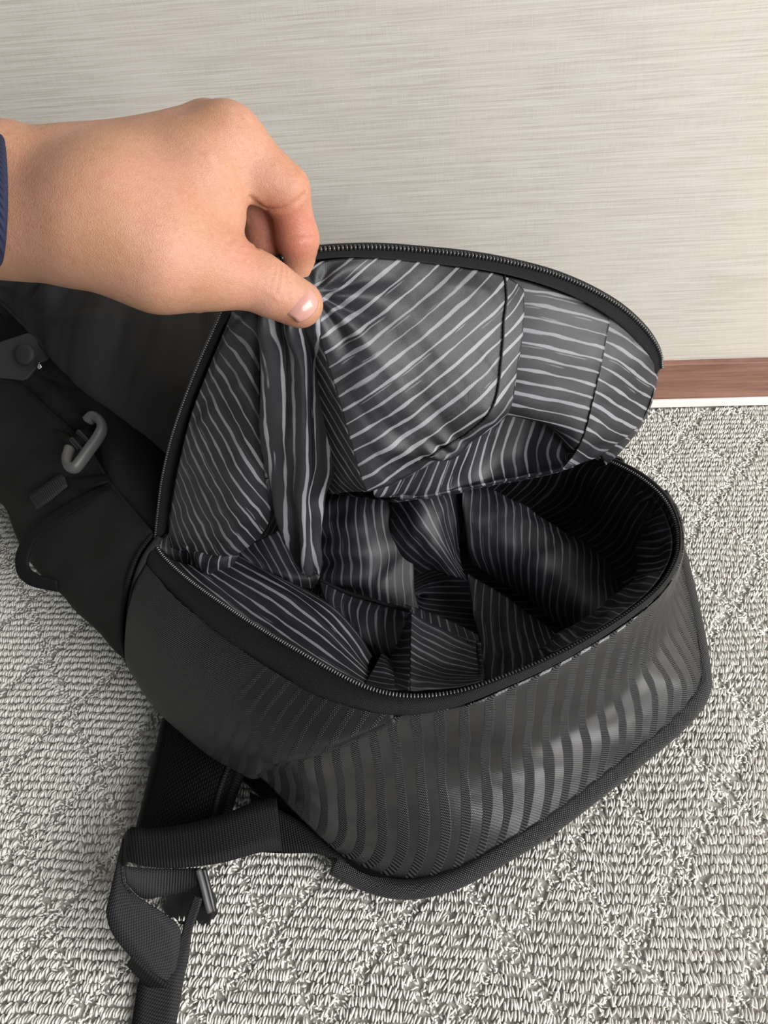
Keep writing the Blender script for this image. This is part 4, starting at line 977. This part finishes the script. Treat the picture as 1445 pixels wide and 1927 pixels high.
allp = np.array([p for (q, _) in PALM for p in q[:2]] + [p for f in FING for (q, _) in f for p in q[:2]])
lo = allp.min(0) - .036; hi = allp.max(0) + .036
Vh, Fh = surface_net(hand_field, lo, hi, .0014)
CREASE = [  # skin folds: points, depth, half width
    ([(470, 372, .40), (496, 390, .40), (525, 394, .40), (552, 384, .40), (572, 366, .40)], .0012, .0012),
    ([(522, 458, .42), (545, 453, .42), (572, 448, .42), (596, 446, .42)], .0006, .0009),
    ([(470, 415, .43), (485, 410, .43), (505, 400, .43)], .0008, .0010),
    ([(482, 466, .43), (500, 458, .43), (520, 455, .43)], .0008, .0010),
    ([(519, 492, .39), (516, 515, .39), (508, 545, .39)], .0004, .0008),
    ([(527, 494, .39), (526, 520, .39), (518, 552, .39)], .0006, .0009),
    ([(536, 497, .39), (536, 525, .39), (528, 558, .39)], .0006, .0009),
    ([(545, 503, .39), (544, 530, .39), (538, 560, .39)], .0004, .0008),
    ([(424, 498, .38), (440, 486, .38), (462, 486, .38)], .0004, .0009),
    ([(428, 455, .38), (440, 450, .38), (456, 452, .38)], .0004, .0009),
    ([(405, 300, .38), (418, 318, .38), (436, 334, .38)], .0004, .0014),
    ([(440, 470, .38), (452, 462, .38), (466, 460, .38)], .0004, .0009),
    ([(436, 482, .38), (450, 474, .38), (470, 474, .38)], .0004, .0009)]
camv = Vh - np.array([0, 0, CAMH]); cc_ = camv @ AX   # place along the lens axes
uvp = np.stack([CXP + FPX * cc_[:, 0] / cc_[:, 2], CYP + FPX * cc_[:, 1] / cc_[:, 2]], 1)
grad = np.stack([hand_field(Vh + np.eye(3)[i] * .0006) - hand_field(Vh - np.eye(3)[i] * .0006) for i in range(3)], 1)
grad /= np.linalg.norm(grad, axis=1, keepdims=True) + 1e-9
for pts_, dep, hw in CREASE:
    # curve dropped on the skin: nearest skin points to the sampled rays
    c2 = np.array([(a, b) for a, b, _ in pts_], float)
    on = []
    for q in c2:
        m = np.nonzero(np.abs(uvp - q).max(1) < 5)[0]
        if len(m):
            m = m[cc_[m, 2] < cc_[m, 2].min() + .004]; w_ = np.exp(-((uvp[m] - q) ** 2).sum(1) / 8); on.append((Vh[m] * w_[:, None]).sum(0) / w_.sum())
    if len(on) < 3: continue
    on = np.array(on); box = (Vh > on.min(0) - .006).all(1) & (Vh < on.max(0) + .006).all(1); m = np.nonzero(box)[0]
    dd = np.sqrt(((Vh[m][:, None] - crom(on, 80)[None]) ** 2).sum(2)).min(1)
    Vh[m] -= grad[m] * (dep * np.exp(-(dd / hw) ** 2) - dep * .35 * np.exp(-((dd - 2.4 * hw) / (1.2 * hw)) ** 2))[:, None]
me = mesh('person', Vh, Fh)
RED = [((548, 420, .41), .018, .8), ((555, 455, .42), .014, .9), ((500, 440, .425), .016, .9), ((405, 212, .40), .016, .5), ((455, 490, .385), .016, .55), ((540, 600, .405), .010, .6), ((335, 385, .37), .012, .35), ((520, 330, .40), .014, .3)]
red = np.zeros(len(Vh))
for q, r_, w_ in RED:
    red += w_ * np.exp(-(((Vh - P(*q)) ** 2).sum(1)) / r_ ** 2)
at_ = me.attributes.new('flush', 'FLOAT', 'POINT'); at_.data.foreach_set('value', np.clip(red, 0, 1).astype(np.float32))
# skin
k = NT('skin'); ob = k.obj()
n1 = k.noise(ob, 38, 3); n2 = k.noise(ob, 160, 3); n3 = k.noise(ob, 900, 2); n4 = k.noise(ob, 420, 3)
c1 = k.mix(k.ramp(n1, .35, .65), (.445, .233, .138), (.475, .248, .168))
c1 = k.mix(k.ramp(n2, .45, .75, 0, .35), c1, (.425, .182, .118))
fl = k.new('ShaderNodeAttribute'); fl.attribute_name = 'flush'
c1 = k.mix(k.math('MULTIPLY', fl.outputs['Fac'], .75), c1, (.44, .145, .10))
c1 = k.mix(k.ramp(n4, .55, .72, 0, .35), c1, (.36, .165, .10))
c1 = k.mix(k.ramp(n4, .28, .45, .25, 0), c1, (.56, .33, .235))
vor = k.new('ShaderNodeTexVoronoi', feature='DISTANCE_TO_EDGE'); k.set(vor.inputs['Vector'], ob); k.set(vor.inputs['Scale'], 1000)
hgt = k.math('ADD', k.math('MULTIPLY', k.ramp(vor.outputs[0], 0, .25), .6), k.math('ADD', n3, k.math('MULTIPLY', n2, 1.5)))
k.P(Base_Color=c1, Roughness=.48, Specular_IOR_Level=.35, Subsurface_Weight=.18, Subsurface_Scale=.006, Subsurface_Radius=(1.0, .35, .2), Normal=k.bump(hgt, .30, .0005))
M['skin'] = k.m
hand = link('person', me, M['skin'])
tag(hand, 'bare left hand in a navy sleeve pinching the open flap', 'person')
sm = hand.modifiers.new('smooth', 'SMOOTH'); sm.factor = .5; sm.iterations = 2
# thumb nail: a shallow curved plate on the back of the thumb tip
def nail():
    tip, base = P(586, 574, .4005), P(556, 562, .396)
    ax_ = tip - base; L = np.linalg.norm(ax_); ax_ /= L
    out_ = np.array([0, 0, CAMH]) - tip; out_ /= np.linalg.norm(out_); out_ = out_ - (out_ @ ax_) * ax_
    out_ += .25 * np.cross(ax_, out_); out_ /= np.linalg.norm(out_)
    sd = np.cross(ax_, out_)
    return tip, base, ax_, out_, sd
def nail_mesh(cx, cy, depth, L, W, ang_deg, yaw, name):
    c = P(cx, cy, depth)
    cr = AX @ np.array([1, 0, 0.0]); cd = AX @ np.array([0, 1.0, 0]); cf = AX @ np.array([0, 0, 1.0])
    a = math.radians(ang_deg); ax_ = cr * math.cos(a) + cd * math.sin(a) + cf * yaw; ax_ /= np.linalg.norm(ax_)
    n_ = -cf + cr * .25 - cd * .1; n_ = n_ - (n_ @ ax_) * ax_; n_ /= np.linalg.norm(n_); s_ = np.cross(ax_, n_)
    nu, nv = 22, 18; Vn = []
    for i in range(nu):
        t = i / (nu - 1)
        for j in range(nv):
            s = -1 + 2 * j / (nv - 1)
            # rounded outline at both ends
            x0 = -L / 2 + .0022 * (s * s) ; x1 = L / 2 - .0040 * s * s - .0016 * s ** 4
            x = x0 + (x1 - x0) * t
            drop = .0042 * s * s + .0028 * max(0, t - .45) ** 2 / .3 + .0012 * (1 - t) ** 4
            Vn.append(c + ax_ * x + s_ * s * W / 2 * (1 - .06 * (1 - t)) - n_ * drop)
    me_ = mesh(name, Vn, grid_faces(nu, nv))
    return me_
k = NT('thumb_nail'); k.P(Base_Color=(.50, .255, .215), Roughness=.3, Specular_IOR_Level=.55, Coat_Weight=.3, Subsurface_Weight=.1, Subsurface_Scale=.003); M['nail'] = k.m
nl = link('thumb_nail', nail_mesh(576, 566, .3982, .0142, .0210, 27, .32, 'thumb_nail'), M['nail'], hand); solid(nl, .0006)
# sleeve cuff at the frame edge
k = NT('navy_sleeve'); x, y, z = k.xyz(k.uv())
k.P(Base_Color=(.010, .014, .045), Roughness=.85, Normal=k.bump(k.math('SINE', k.math('MULTIPLY', x, 2600.0)), .5, .0006)); M['navy'] = k.m
ring_ = []
cd = AX @ np.array([0, 1.0, 0]); cf = AX @ np.array([0, 0, 1.0]); cr = AX @ np.array([1.0, 0, 0])
for px_, gr_ in ((-7, .95), (-4, 1.0), (-9, 1.05), (-60, 1.10), (-150, 1.14), (-270, 1.18)):
    c = P(px_, 368, .389)
    ring_.append([c + gr_ * (cd * math.cos(t) * .0362 + cf * math.sin(t) * .0385) + cr * (-.0235 * math.sin(t)) + cd * (-.0160 * math.sin(t)) * (1 if px_ > -100 else .5) for t in np.linspace(0, 2 * math.pi, 41)])
arm = crom(np.array([P(-270, 368, .389), (-.41, .285, .425), (-.50, .17, .405), (-.535, .02, .45), (-.47, -.15, .60), (-.40, -.24, .70)]), 14)
tg = np.gradient(arm, axis=0); tg /= np.linalg.norm(tg, axis=1, keepdims=True)
for i in range(2, 14):
    a_ = cd - (cd @ tg[i]) * tg[i]; a_ /= np.linalg.norm(a_); b_ = -np.cross(tg[i], a_)
    rr = .043 + .017 * min(1, i / 8); rr = rr if i < 13 else .002
    ring_.append([arm[i] + rr * (a_ * math.cos(t) + b_ * math.sin(t)) for t in np.linspace(0, 2 * math.pi, 41)])
slv = patch('sleeve', [np.array(r) for r in ring_], M['navy'], None, nr=120, nc=80, th=.002, ang=1.5708,
            disp=lambda U, V, S, T: wrinkle(U, V, .0030, .03, .08, .2, 301) * np.clip(T * 6 - .6, 0, 1))
slv.parent = hand
